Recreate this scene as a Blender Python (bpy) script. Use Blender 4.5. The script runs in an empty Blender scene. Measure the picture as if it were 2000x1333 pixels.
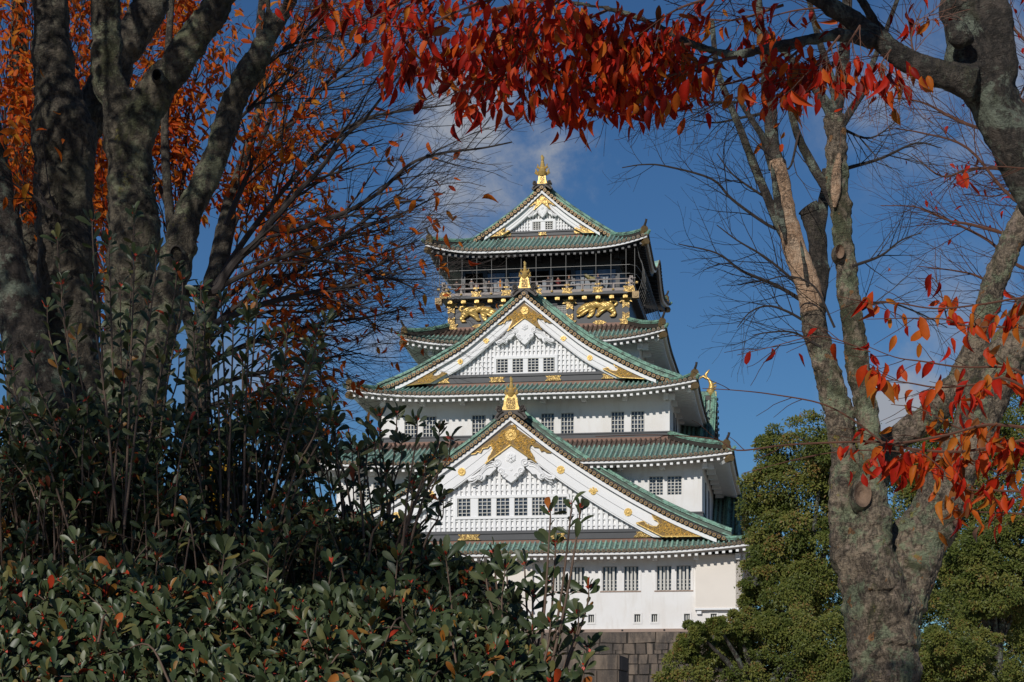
import bpy, math, random
import numpy as np
from mathutils import Vector, noise

R = math.radians
C = bpy.context.scene.collection
SC = bpy.context.scene

# ------------------------------------------------------------------ camera
F_PX, Y_HOR, EYE = 3600.0, 1400.0, 1.6          # focal length and horizon of the photograph (2000 px wide)
cam = bpy.data.cameras.new('camera')
cam_o = bpy.data.objects.new('camera', cam)
C.objects.link(cam_o)
cam_o.location = (0, 0, EYE)
cam_o.rotation_euler = (R(90), 0, 0)
cam.sensor_width = 36
cam.lens = F_PX / 2000 * 36
cam.shift_y = (Y_HOR - 666.5) / 2000
cam.clip_start = 0.1
cam.clip_end = 20000
SC.camera = cam_o

# ------------------------------------------------------------------ sun and sky
SUN_EL = R(27)
SUN_AZ = math.atan2(-0.40, -0.92)                # clockwise from +Y: behind the camera, to its left
sx, sy, sz = math.sin(SUN_AZ)*math.cos(SUN_EL), math.cos(SUN_AZ)*math.cos(SUN_EL), math.sin(SUN_EL)
sun = bpy.data.lights.new('sun', 'SUN')
sun.energy = 3.15
sun.angle = R(0.53)
sun.color = (1.0, 0.955, 0.89)
sun_o = bpy.data.objects.new('sun', sun)
C.objects.link(sun_o)
sun_o.rotation_euler = Vector((sx, sy, sz)).to_track_quat('Z', 'Y').to_euler()

SC.view_settings.view_transform = 'Standard'
SC.view_settings.look = 'None'
SC.view_settings.exposure = 0.0
SC.view_settings.gamma = 1.0
SC.view_settings.use_curve_mapping = False

def world_point(px, py, d):
    """the point d metres ahead that the photograph shows at (px, py)"""
    return Vector(((px - 1000) / F_PX * d, d, EYE + (Y_HOR - py) / F_PX * d))
at = world_point

def make_world():
    w = bpy.data.worlds.new('World')
    SC.world = w
    w.use_nodes = True
    nt = w.node_tree
    N, L = nt.nodes, nt.links
    N.clear()
    out = N.new('ShaderNodeOutputWorld')
    bg = N.new('ShaderNodeBackground')
    bg.inputs['Strength'].default_value = 0.06
    sky = N.new('ShaderNodeTexSky')
    sky.sky_type = 'NISHITA'
    sky.sun_disc = False
    sky.sun_elevation = SUN_EL
    sky.sun_rotation = SUN_AZ
    sky.altitude = 200
    sky.air_density = 1.0
    sky.dust_density = 0.0
    sky.ozone_density = 1.6
    tc = N.new('ShaderNodeTexCoord')
    no = N.new('ShaderNodeTexNoise')
    no.inputs['Scale'].default_value = 16.0
    no.inputs['Detail'].default_value = 7.0
    no.inputs['Roughness'].default_value = 0.62
    no.inputs['Distortion'].default_value = 0.25
    L.new(tc.outputs['Generated'], no.inputs['Vector'])
    # soft cloud banks: each a direction, an angular radius and a strength
    banks = [((900, 400), 120, 1.15), ((1095, 310), 70, 1.5), ((1010, 350), 80, 1.0), ((925, 220), 110, 1.2),
             ((1760, 205), 150, .9), ((1765, 800), 100, 1.6), ((1715, 740), 60, .8), ((560, 690), 160, .5),
             ((735, 640), 70, .9), ((1920, 620), 130, .5), ((1980, 120), 120, .7), ((820, 330), 60, .6)]
    wn = N.new('ShaderNodeTexNoise'); wn.inputs['Scale'].default_value = 11.0; wn.inputs['Detail'].default_value = 8.0; wn.inputs['Roughness'].default_value = .65
    L.new(tc.outputs['Generated'], wn.inputs['Vector'])
    wsub = N.new('ShaderNodeVectorMath'); wsub.operation = 'SUBTRACT'; wsub.inputs[1].default_value = (.5, .5, .5); L.new(wn.outputs['Color'], wsub.inputs[0])
    wadd = N.new('ShaderNodeVectorMath'); wadd.operation = 'MULTIPLY_ADD'; wadd.inputs[1].default_value = (.13, .13, .10)
    L.new(wsub.outputs[0], wadd.inputs[0]); L.new(tc.outputs['Generated'], wadd.inputs[2])
    total = None
    for (px, py), rad, st in banks:
        d = (world_point(px, py, 100) - Vector((0, 0, EYE))).normalized()
        vm = N.new('ShaderNodeVectorMath'); vm.operation = 'DISTANCE'
        L.new(wadd.outputs[0], vm.inputs[0])
        vm.inputs[1].default_value = d
        mr = N.new('ShaderNodeMapRange'); mr.interpolation_type = 'SMOOTHSTEP'
        mr.inputs['From Min'].default_value = rad / F_PX * 1.5
        mr.inputs['From Max'].default_value = 0.0
        mr.inputs['To Min'].default_value = 0
        mr.inputs['To Max'].default_value = st
        L.new(vm.outputs['Value'], mr.inputs['Value'])
        if total is None:
            total = mr.outputs['Result']
        else:
            mx = N.new('ShaderNodeMath'); mx.operation = 'MAXIMUM'
            L.new(total, mx.inputs[0]); L.new(mr.outputs['Result'], mx.inputs[1])
            total = mx.outputs[0]
    nr = N.new('ShaderNodeMapRange'); nr.interpolation_type = 'SMOOTHSTEP'
    nr.inputs['From Min'].default_value = 0.36
    nr.inputs['From Max'].default_value = 0.66
    L.new(no.outputs['Fac'], nr.inputs['Value'])
    mul = N.new('ShaderNodeMath'); mul.operation = 'MULTIPLY'
    L.new(nr.outputs['Result'], mul.inputs[0]); L.new(total, mul.inputs[1])
    mix = N.new('ShaderNodeMix'); mix.data_type = 'RGBA'
    L.new(mul.outputs[0], mix.inputs['Factor'])
    deep = N.new('ShaderNodeMix'); deep.data_type = 'RGBA'; deep.blend_type = 'MULTIPLY'; deep.inputs['Factor'].default_value = 1
    deep.inputs['B'].default_value = (.355, .61, .90, 1)            # clear, dry winter blue
    L.new(sky.outputs['Color'], deep.inputs['A'])
    L.new(deep.outputs['Result'], mix.inputs['A'])
    mix.inputs['B'].default_value = (5.4, 5.8, 6.6, 1)
    L.new(mix.outputs['Result'], bg.inputs['Color'])
    L.new(bg.outputs['Background'], out.inputs['Surface'])
make_world()

# ------------------------------------------------------------------ mesh helpers
class MB:
    """collects shapes and links them as ONE mesh object"""
    def __init__(self):
        self.v, self.fl, self.ft, self.m, self.r, self.n = [], [], [], [], [], 0
    def add(self, verts, faces, mat=0, rnd=0.0):
        verts = np.asarray(verts, dtype=np.float64).reshape(-1, 3)
        if isinstance(faces, np.ndarray):
            f = faces + self.n
            self.fl.append(f.reshape(-1)); self.ft.append(np.full(len(f), f.shape[1]))
            self.m.append(np.full(len(f), mat))
        else:
            for q in faces:
                self.fl.append(np.asarray(q) + self.n); self.ft.append(np.array([len(q)])); self.m.append(np.array([mat]))
        self.v.append(verts)
        self.r.append(np.broadcast_to(np.asarray(rnd, dtype=np.float64), (len(verts),)).copy())
        self.n += len(verts)
    def box(self, x0, x1, y0, y1, z0, z1, mat=0, rnd=0.0):
        self.hexa([(x0,y0,z0),(x1,y0,z0),(x1,y1,z0),(x0,y1,z0),(x0,y0,z1),(x1,y0,z1),(x1,y1,z1),(x0,y1,z1)], mat, rnd)
    def hexa(self, p, mat=0, rnd=0.0):
        self.add(p, np.array([(0,3,2,1),(4,5,6,7),(0,1,5,4),(1,2,6,5),(2,3,7,6),(3,0,4,7)]), mat, rnd)
    def grid(self, P, mat=0, rnd=0.0, wrap=False):
        P = np.asarray(P, dtype=np.float64); a, b = P.shape[:2]
        i = np.arange(a - 1)[:, None]; j = np.arange(b if wrap else b - 1)[None, :]
        j2 = (j + 1) % b
        q = np.stack(np.broadcast_arrays(i*b+j, i*b+j2, (i+1)*b+j2, (i+1)*b+j), -1).reshape(-1, 4)
        self.add(P.reshape(-1, 3), q, mat, np.asarray(rnd).reshape(-1) if np.ndim(rnd) == 2 else rnd)
    def prism(self, poly, v0, v1, mat=0, rnd=0.0):
        """outline in (x, z), thickness along y from v0 (front) to v1"""
        n = len(poly)
        v = [(x, v0, z) for x, z in poly] + [(x, v1, z) for x, z in poly]
        f = [tuple(range(n)), tuple(range(2*n-1, n-1, -1))] + [(i, n+i, n+(i+1) % n, (i+1) % n) for i in range(n)]
        self.add(v, f, mat, rnd)
    def tube(self, path, rad, n=8, mat=0, rnd=0.0, cap=True, disp=None):
        P = np.asarray([tuple(p) for p in path], dtype=np.float64); k = len(P)
        rad = np.broadcast_to(np.asarray(rad, dtype=np.float64), (k,))
        T = np.gradient(P, axis=0); T /= np.linalg.norm(T, axis=1)[:, None] + 1e-12
        ref = np.array([0., 0, 1]) if abs(T[0, 2]) < .8 else np.array([1., 0, 0])
        X = np.zeros_like(P); x = np.cross(ref, T[0]); x /= np.linalg.norm(x); X[0] = x
        for i in range(1, k):
            x = x - T[i] * np.dot(x, T[i]); x /= np.linalg.norm(x) + 1e-12; X[i] = x
        Y = np.cross(T, X)
        a = np.linspace(0, 2*np.pi, n, endpoint=False)
        ring = np.cos(a)[None, :, None]*X[:, None, :] + np.sin(a)[None, :, None]*Y[:, None, :]
        rr = np.broadcast_to(rad[:, None], (k, n)).copy()
        if disp is not None:
            rr = rr * disp(P[:, None, :] + ring*rad[:, None, None], rad)
        V = P[:, None, :] + ring*rr[:, :, None]
        self.grid(V, mat, rnd, wrap=True)
        if cap:
            self.add(V[0], [tuple(range(n-1, -1, -1))], mat, rnd if np.ndim(rnd) == 0 else 0)
            self.add(V[-1], [tuple(range(n))], mat, rnd if np.ndim(rnd) == 0 else 0)
    def cyl(self, c, axis, r, length, n=10, mat=0, rnd=0.0):
        c = np.array(c); ax = np.array(axis, dtype=float)
        self.tube([c, c + ax*length], [r, r], n, mat, rnd)
    def lathe(self, c, prof, n=12, mat=0):
        """prof = [(radius, height)] about the vertical through c"""
        a = np.linspace(0, 2*np.pi, n, endpoint=False)
        V = [[(c[0]+r*math.cos(t), c[1]+r*math.sin(t), c[2]+h) for t in a] for r, h in prof]
        self.grid(V, mat, 0.0, wrap=True)
    def build(self, name, mats, parent=None, smooth=False):
        me = bpy.data.meshes.new(name)
        V = np.concatenate(self.v); L = np.concatenate(self.fl).astype(np.int32)
        T = np.concatenate(self.ft).astype(np.int32); M = np.concatenate(self.m).astype(np.int32)
        me.vertices.add(len(V)); me.vertices.foreach_set('co', V.astype(np.float32).reshape(-1))
        me.loops.add(len(L)); me.loops.foreach_set('vertex_index', L)
        me.polygons.add(len(T))
        st = np.zeros(len(T), dtype=np.int32); st[1:] = np.cumsum(T)[:-1]
        me.polygons.foreach_set('loop_start', st); me.polygons.foreach_set('loop_total', T)
        me.polygons.foreach_set('material_index', M)
        me.polygons.foreach_set('use_smooth', np.full(len(T), bool(smooth)))
        at_ = me.attributes.new('rnd', 'FLOAT', 'POINT')
        at_.data.foreach_set('value', np.concatenate(self.r).astype(np.float32))
        me.update(calc_edges=True)
        me.validate()
        for m in (mats if isinstance(mats, (list, tuple)) else [mats]):
            me.materials.append(m)
        o = bpy.data.objects.new(name, me)
        C.objects.link(o)
        if parent is not None:
            o.parent = parent
        return o

def tag(o, label=None, cat=None, group=None, kind=None):
    if label: o['label'] = label
    if cat: o['category'] = cat
    if group: o['group'] = group
    if kind: o['kind'] = kind
    return o
def empty(name, loc, label, cat, rz=0.0, group=None):
    o = bpy.data.objects.new(name, None)
    o.empty_display_size = 0.5
    C.objects.link(o); o.location = loc; o.rotation_euler = (0, 0, rz)
    return tag(o, label, cat, group)

# ------------------------------------------------------------------ materials
def new_mat(name):
    m = bpy.data.materials.new(name); m.use_nodes = True
    nt = m.node_tree
    return m, nt.nodes, nt.links, nt.nodes['Principled BSDF']
def ramp(N, stops, interp='LINEAR'):
    r = N.new('ShaderNodeValToRGB'); cr = r.color_ramp; cr.interpolation = interp
    while len(cr.elements) < len(stops): cr.elements.new(0.5)
    for e, (p, c) in zip(cr.elements, stops):
        e.position = p; e.color = (c[0], c[1], c[2], 1)
    return r
def nz(N, L, scale, detail=4, rough=.55, vec=None, dist=0.0, coord='Object'):
    t = N.new('ShaderNodeTexNoise'); t.inputs['Scale'].default_value = scale
    t.inputs['Detail'].default_value = detail; t.inputs['Roughness'].default_value = rough
    t.inputs['Distortion'].default_value = dist
    if vec is None:
        tc = N.new('ShaderNodeTexCoord'); vec = tc.outputs[coord]
    L.new(vec, t.inputs['Vector'])
    return t
def mixc(N, L, fac, a, b, mode='MIX'):
    m = N.new('ShaderNodeMix'); m.data_type = 'RGBA'; m.blend_type = mode
    for s, x in (('Factor', fac), ('A', a), ('B', b)):
        if isinstance(x, (int, float)): m.inputs[s].default_value = x
        elif isinstance(x, tuple): m.inputs[s].default_value = (x[0], x[1], x[2], 1)
        else: L.new(x, m.inputs[s])
    return m.outputs['Result']
def maprange(N, L, x, a, b, c=0.0, d=1.0):
    m = N.new('ShaderNodeMapRange'); m.inputs['From Min'].default_value = a; m.inputs['From Max'].default_value = b
    m.inputs['To Min'].default_value = c; m.inputs['To Max'].default_value = d
    L.new(x, m.inputs['Value']); return m.outputs['Result']
def bump(N, L, B, height, strength=.4, dist=.02):
    b = N.new('ShaderNodeBump'); b.inputs['Strength'].default_value = strength; b.inputs['Distance'].default_value = dist
    L.new(height, b.inputs['Height']); L.new(b.outputs['Normal'], B.inputs['Normal'])
def attr(N, name='rnd'):
    a = N.new('ShaderNodeAttribute'); a.attribute_name = name; return a.outputs['Fac']

def plain(name, col, rough=.6, metal=0.0, var=.12, scale=3.0, bmp=0.0):
    m, N, L, B = new_mat(name)
    t = nz(N, L, scale, 5)
    c = mixc(N, L, t.outputs['Fac'], tuple(x*(1-var) for x in col), tuple(min(1, x*(1+var)) for x in col))
    L.new(c, B.inputs['Base Color']); B.inputs['Roughness'].default_value = rough; B.inputs['Metallic'].default_value = metal
    if bmp: bump(N, L, B, t.outputs['Fac'], bmp, .03)
    return m

def mat_plaster():
    m, N, L, B = new_mat('white_plaster')
    tc = N.new('ShaderNodeTexCoord')
    mp = N.new('ShaderNodeMapping'); mp.inputs['Scale'].default_value = (1.2, 1.2, .22)
    L.new(tc.outputs['Object'], mp.inputs['Vector'])
    t = nz(N, L, 1.3, 7, .65, mp.outputs['Vector'])
    t2 = nz(N, L, .35, 4, .5)
    c = mixc(N, L, maprange(N, L, t.outputs['Fac'], .50, .80), (.79, .775, .755), (.66, .62, .57))
    c = mixc(N, L, maprange(N, L, t2.outputs['Fac'], .48, .70, 0, .6), c, (.71, .665, .61))
    L.new(c, B.inputs['Base Color']); B.inputs['Roughness'].default_value = .75
    bump(N, L, B, t.outputs['Fac'], .08, .02)
    return m
def mat_tile(name, brown=False):
    m, N, L, B = new_mat(name)
    tc = N.new('ShaderNodeTexCoord')
    t = nz(N, L, 1.6, 6, .65, tc.outputs['Object'])
    t2 = nz(N, L, 6.0, 5, .6, tc.outputs['Object'], .3)
    r = attr(N)
    if brown:
        c = mixc(N, L, t2.outputs['Fac'], (.075, .052, .043), (.16, .11, .085))
    else:
        c = mixc(N, L, maprange(N, L, t2.outputs['Fac'], .35, .65), (.27, .47, .36), (.37, .59, .47))
        c = mixc(N, L, maprange(N, L, t.outputs['Fac'], .50, .62), c, (.25, .36, .345))
        c = mixc(N, L, maprange(N, L, t2.outputs['Fac'], .60, .72, 0, .75), c, (.10, .095, .075))
        c = mixc(N, L, maprange(N, L, r, .45, .9, 0, .75), c, (.20, .30, .27))
        c = mixc(N, L, maprange(N, L, r, .25, .05, 0, .5), c, (.40, .56, .47))
    L.new(c, B.inputs['Base Color']); B.inputs['Roughness'].default_value = .6
    bump(N, L, B, t2.outputs['Fac'], .3, .03)
    return m
def mat_ridge(name='streaked_green_ridge', lo=.46, hi=.60):
    m, N, L, B = new_mat(name)
    t = nz(N, L, 1.5, 6, .7); t2 = nz(N, L, 8, 5, .65)
    c = mixc(N, L, maprange(N, L, t2.outputs['Fac'], .38, .62), (.13, .27, .20), (.27, .47, .35))
    c = mixc(N, L, maprange(N, L, t.outputs['Fac'], lo, hi, 0, .85), c, (.055, .066, .052))
    L.new(c, B.inputs['Base Color']); B.inputs['Roughness'].default_value = .6
    bump(N, L, B, t2.outputs['Fac'], .4, .05)
    return m
def mat_pan():
    m, N, L, B = new_mat('weathered_pan_tile')
    t = nz(N, L, 4.0, 6, .7)
    c = mixc(N, L, maprange(N, L, t.outputs['Fac'], .4, .62), (.065, .065, .052), (.25, .34, .275))
    L.new(c, B.inputs['Base Color']); B.inputs['Roughness'].default_value = .7
    bump(N, L, B, t.outputs['Fac'], .5, .05)
    return m
def mat_gold(name='gilt_metal', fret=0.0, scale=5.0):
    m, N, L, B = new_mat(name)
    B.inputs['Metallic'].default_value = .45; B.inputs['Roughness'].default_value = .36
    t = nz(N, L, scale, 3, .5, None, .6)
    gold = mixc(N, L, t.outputs['Fac'], (.56, .35, .085), (.74, .52, .19))
    if fret:
        tc = N.new('ShaderNodeTexCoord')
        w = nz(N, L, scale*.55, 2, .5, tc.outputs['Object'])
        sc = N.new('ShaderNodeVectorMath'); sc.operation = 'MULTIPLY_ADD'
        sc.inputs[1].default_value = (.42, .42, .42)
        L.new(w.outputs['Color'], sc.inputs[0]); L.new(tc.outputs['Object'], sc.inputs[2])
        vo = N.new('ShaderNodeTexVoronoi'); vo.feature = 'SMOOTH_F1'; vo.inputs['Scale'].default_value = scale
        L.new(sc.outputs[0], vo.inputs['Vector'])
        s = N.new('ShaderNodeMath'); s.operation = 'SINE'
        k = N.new('ShaderNodeMath'); k.operation = 'MULTIPLY'; k.inputs[1].default_value = 19.0
        L.new(vo.outputs['Distance'], k.inputs[0]); L.new(k.outputs[0], s.inputs[0])
        msk = maprange(N, L, s.outputs[0], -.35, .15)
        c = mixc(N, L, msk, (.22, .12, .028), gold)
        L.new(c, B.inputs['Base Color'])
        mt = maprange(N, L, msk, 0, 1, .2, .45); L.new(mt, B.inputs['Metallic'])
        bump(N, L, B, msk, 1.0, .10)
    else:
        L.new(gold, B.inputs['Base Color'])
        bump(N, L, B, t.outputs['Fac'], .35, .05)
    return m
def mat_stone():
    m, N, L, B = new_mat('castle_stone')
    tc = N.new('ShaderNodeTexCoord')
    mp = N.new('ShaderNodeMapping'); mp.inputs['Scale'].default_value = (1.6, 1.6, .35)
    L.new(tc.outputs['Object'], mp.inputs['Vector'])
    t = nz(N, L, 1.2, 7, .65, mp.outputs['Vector']); t2 = nz(N, L, 9, 6, .7)
    r = attr(N)
    c = mixc(N, L, r, (.085, .066, .052), (.19, .145, .108))
    c = mixc(N, L, maprange(N, L, t.outputs['Fac'], .42, .60, 0, .9), c, (.055, .046, .040))
    c = mixc(N, L, maprange(N, L, t2.outputs['Fac'], .55, .75, 0, .35), c, (.30, .26, .215))
    L.new(c, B.inputs['Base Color']); B.inputs['Roughness'].default_value = .9
    bump(N, L, B, t2.outputs['Fac'], .5, .06)
    return m
def mat_bark(name, base, dark, lichen, amt=.5, moss=.3, flake=.0, scale=1.0, yellow=0.0):
    m, N, L, B = new_mat(name)
    tc = N.new('ShaderNodeTexCoord'); V = tc.outputs['Object']
    def shifted(v, sc=(1, 1, 1)):
        mp = N.new('ShaderNodeMapping'); mp.inputs['Location'].default_value = v; mp.inputs['Scale'].default_value = sc
        L.new(V, mp.inputs['Vector']); return mp.outputs['Vector']
    big = nz(N, L, 2.6*scale, 7, .65, V, .6)
    rough = nz(N, L, 17*scale, 8, .72, shifted((1, 5, 2), (1, 1, .6)), 1.2)
    fine = nz(N, L, 70*scale, 5, .7, V)
    lent = nz(N, L, 11*scale, 5, .7, shifted((2, 3, 4), (1, 1, 2.2)), 1.6)
    lich = nz(N, L, 4.2*scale, 9, .74, shifted((4, 1, 7)), .3)
    mos = nz(N, L, 3.1*scale, 8, .72, shifted((9, 2, 3), (1, 1, .6)), .5)
    fl = nz(N, L, 9*scale, 3, .5, shifted((3.3, 7.1, 1.7), (1, 1, .75)), .4)
    c = mixc(N, L, maprange(N, L, rough.outputs['Fac'], .43, .56), dark, base)
    c = mixc(N, L, maprange(N, L, big.outputs['Fac'], .48, .70, 0, .75), c, tuple(x*.75 for x in dark))
    c = mixc(N, L, maprange(N, L, lent.outputs['Fac'], .64, .70, 0, .5), c, tuple(x*.5 for x in dark))
    c = mixc(N, L, maprange(N, L, lich.outputs['Fac'], .515, .57, 0, amt), c, mixc(N, L, fine.outputs['Fac'], tuple(x*.6 for x in lichen), tuple(x*1.3 for x in lichen)))
    c = mixc(N, L, maprange(N, L, mos.outputs['Fac'], .545, .62, 0, moss), c, mixc(N, L, fine.outputs['Fac'], (.020, .024, .008), (.070, .076, .026)))
    if flake:
        c = mixc(N, L, maprange(N, L, fl.outputs['Fac'], .655, .665, 0, flake), c, (.33, .16, .06))
        c = mixc(N, L, maprange(N, L, fl.outputs['Fac'], .345, .335, 0, flake*.8), c, (.32, .24, .185))
    if yellow:
        c = mixc(N, L, maprange(N, L, nz(N, L, 5*scale, 9, .78, shifted((6, 6, 1))).outputs['Fac'], .61, .64, 0, yellow), c, (.27, .24, .035))
    vo = N.new('ShaderNodeTexVoronoi'); vo.feature = 'DISTANCE_TO_EDGE'; vo.inputs['Scale'].default_value = 9*scale
    wv = N.new('ShaderNodeVectorMath'); wv.operation = 'MULTIPLY_ADD'; wv.inputs[1].default_value = (.5, .5, .5)
    L.new(nz(N, L, 8*scale, 7, .7, V).outputs['Color'], wv.inputs[0]); L.new(shifted((5, 5, 5), (1, 1, .6)), wv.inputs[2]); L.new(wv.outputs[0], vo.inputs['Vector'])
    crack = maprange(N, L, vo.outputs['Distance'], .0, .05)
    part_ = N.new('ShaderNodeMath'); part_.operation = 'MAXIMUM'; L.new(crack, part_.inputs[0]); L.new(maprange(N, L, big.outputs['Fac'], .62, .45), part_.inputs[1])
    c = mixc(N, L, part_.outputs[0], tuple(x*.35 for x in dark), c)
    L.new(c, B.inputs['Base Color']); B.inputs['Roughness'].default_value = .88
    h = N.new('ShaderNodeMath'); h.operation = 'MULTIPLY_ADD'; h.inputs[1].default_value = .7
    L.new(rough.outputs['Fac'], h.inputs[0]); L.new(lent.outputs['Fac'], h.inputs[2])
    h2 = N.new('ShaderNodeMath'); h2.operation = 'MULTIPLY_ADD'; h2.inputs[1].default_value = .25
    L.new(fine.outputs['Fac'], h2.inputs[0]); L.new(h.outputs[0], h2.inputs[2])
    h3 = N.new('ShaderNodeMath'); h3.operation = 'MULTIPLY_ADD'; h3.inputs[1].default_value = .35
    L.new(part_.outputs[0], h3.inputs[0]); L.new(h2.outputs[0], h3.inputs[2])
    bump(N, L, B, h3.outputs[0], 1.0, .045)
    return m
def mat_leaf(name, stops, rough=.5, trans=.3, spec=.3, vein=.25):
    m, N, L, B = new_mat(name)
    r = ramp(N, stops); L.new(attr(N), r.inputs['Fac'])
    t = nz(N, L, 40, 3)
    c = mixc(N, L, maprange(N, L, t.outputs['Fac'], .3, .7, 0, 1), mixc(N, L, vein, r.outputs['Color'], (0.01, 0.006, 0.003)), r.outputs['Color'])
    L.new(c, B.inputs['Base Color'])
    B.inputs['Roughness'].default_value = rough; B.inputs['Specular IOR Level'].default_value = spec
    if trans:
        tr = N.new('ShaderNodeBsdfTranslucent'); L.new(c, tr.inputs['Color'])
        mx = N.new('ShaderNodeMixShader'); mx.inputs['Fac'].default_value = trans
        L.new(B.outputs['BSDF'], mx.inputs[1]); L.new(tr.outputs['BSDF'], mx.inputs[2])
        L.new(mx.outputs['Shader'], N['Material Output'].inputs['Surface'])
    return m

M = {}
M['plaster'] = mat_plaster()
M['white'] = plain('white_paint', (.80, .795, .785), .6, 0, .04, 2)
M['cream'] = plain('stain_and_light_cream', (.76, .70, .625), .8, 0, .07, .6)  # wear stain and fall of light on the bays put into one colour
M['grille'] = plain('aged_cream_grille', (.56, .545, .50), .7, 0, .08, 2)
M['soffit'] = plain('shade_toned_soffit', (.46, .42, .37), .8, 0, .08, 2)  # eave shade put into the colour of the white underside
M['tile'] = mat_tile('green_copper_tile'); M['tile_brown'] = mat_tile('brown_copper_tile', True); M['pan'] = mat_pan()
M['bronze'] = plain('dark_bronze', (.055, .045, .038), .55, .2, .3, 8, .3)
M['copper'] = plain('brown_copper_flashing', (.17, .085, .055), .5, .2, .35, 4)
M['gold'] = mat_gold('gilt_metal'); M['fret'] = mat_gold('gilt_fretwork', 1.0, 3.1); M['fret_fine'] = mat_gold('gilt_fine_fretwork', 1.0, 6.5)
M['oldgold'] = plain('tarnished_gilt', (.21, .14, .06), .45, .35, .5, 9, .4)
M['cap'] = plain('dark_tile_cap', (.14, .092, .042), .5, .2, .4, 9)
M['edge'] = plain('dark_tile_edge', (.075, .055, .035), .6, .1, .4, 9)
M['ridge'] = mat_ridge(); M['ridge_dull'] = mat_ridge('dull_dark_ridge', .30, .42)
M['golddark'] = plain('dark_gilt_ground', (.17, .098, .024), .5, .3, .3, 6, .2)  # dark brown-gold ground behind the bright scrolls
M['capgold'] = plain('gilt_tile_end', (.25, .15, .05), .45, .3, .4, 9)
M['black'] = plain('black_lacquer', (.018, .018, .02), .4, 0, .3, 2)
M['beam'] = plain('charcoal_beam', (.045, .046, .05), .5, 0, .25, 2)
M['hole'] = plain('dark_interior', (.012, .012, .014), .8)
M['rail'] = plain('grey_pink_rail_timber', (.31, .26, .23), .6, 0, .2, 3)
M['steel'] = plain('grey_net_pole', (.26, .25, .23), .45, .2, .1)
M['stone'] = mat_stone()
M['mortar'] = plain('pink_mortar', (.34, .25, .20), .9, 0, .2, 2)
M['joint'] = plain('dark_stone_joint', (.028, .024, .02), .95)
def mat_glass():
    m, N, L, B = new_mat('window_glass')
    B.inputs['Base Color'].default_value = (.035, .045, .06, 1); B.inputs['Roughness'].default_value = .12
    B.inputs['Specular IOR Level'].default_value = .7
    t = nz(N, L, .8, 3); c = mixc(N, L, maprange(N, L, t.outputs['Fac'], .4, .65), (.02, .024, .032), (.11, .13, .17)); L.new(c, B.inputs['Base Color'])
    return m
M['glass'] = mat_glass()

# ------------------------------------------------------------------ ground
def make_ground():
    b = MB()
    n = 60
    xs = np.linspace(-1, 1, n); g = np.sign(xs)*np.abs(xs)**3*6000
    P = np.zeros((n, n, 3)); P[:, :, 0] = g[:, None]; P[:, :, 1] = g[None, :]
    b.grid(P)
    m, N, L, B = new_mat('pale_gravel_ground')
    t = nz(N, L, .25, 6, .6); t2 = nz(N, L, 30, 4)
    c = mixc(N, L, t.outputs['Fac'], (.34, .28, .21), (.46, .385, .29))
    c = mixc(N, L, maprange(N, L, t2.outputs['Fac'], .4, .7, 0, .5), c, (.18, .15, .11))
    L.new(c, B.inputs['Base Color']); B.inputs['Roughness'].default_value = .95
    tag(b.build('ground', m), kind='structure')
make_ground()

# ------------------------------------------------------------------ the castle tower
# local axes: x along the front (right +), y into the building, z up; the front wall of the lowest storey is y = 0
TH = math.atan(.1544)
VC = 29.3                                        # half depth of the tower
castle = empty('castle_tower', (0, 160, 0),
               'tall white castle keep with stacked green copper roofs and gold gable ornaments', 'castle', -TH)
def part(b, name, mats, parent=None, smooth=False):
    return b.build(name, mats, castle if parent is None else parent, smooth)
_c, _s = math.cos(TH), math.sin(TH)
def loc(px, py, V):
    """(x, z) on the castle plane y = V of what the photograph shows at (px, py)"""
    a = (px - 1000) / F_PX
    U = (a*(160 + V*_c) - V*_s) / (_c + a*_s)
    Y = 160 - U*_s + V*_c
    return U, EYE + (Y_HOR - py) / F_PX * Y

def upturn(x):
    x = np.abs(x)
    return np.where(x < .4, 0, ((np.clip(x, .4, 2) - .4)/.6)**2.3)
PER = .44
ROLL_A = np.array([0, .10, .20, .215, .26, .32, .38, .44]) - .32
ROLL_H = np.array([0, -.02, 0, .08, .15, .178, .15, .0])

class Side:
    """one slope of a roof: local (a along the eave, o inward) -> castle axes"""
    def __init__(s, side, W, Vf):
        s.side, s.W, s.Vf = side, W, Vf
        s.L = W if side in 'fb' else VC - Vf
    def p(s, a, o):
        a = np.asarray(a, float); o = np.asarray(o, float)
        if s.side == 'f': return a, s.Vf + o
        if s.side == 'b': return -a, 2*VC - s.Vf - o
        if s.side == 'r': return s.W - o, VC + a
        return -s.W + o, VC - a
    def xyz(s, a, o, z):
        x, y = s.p(a, o)
        return np.stack(np.broadcast_arrays(x, y, z), -1)

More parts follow.
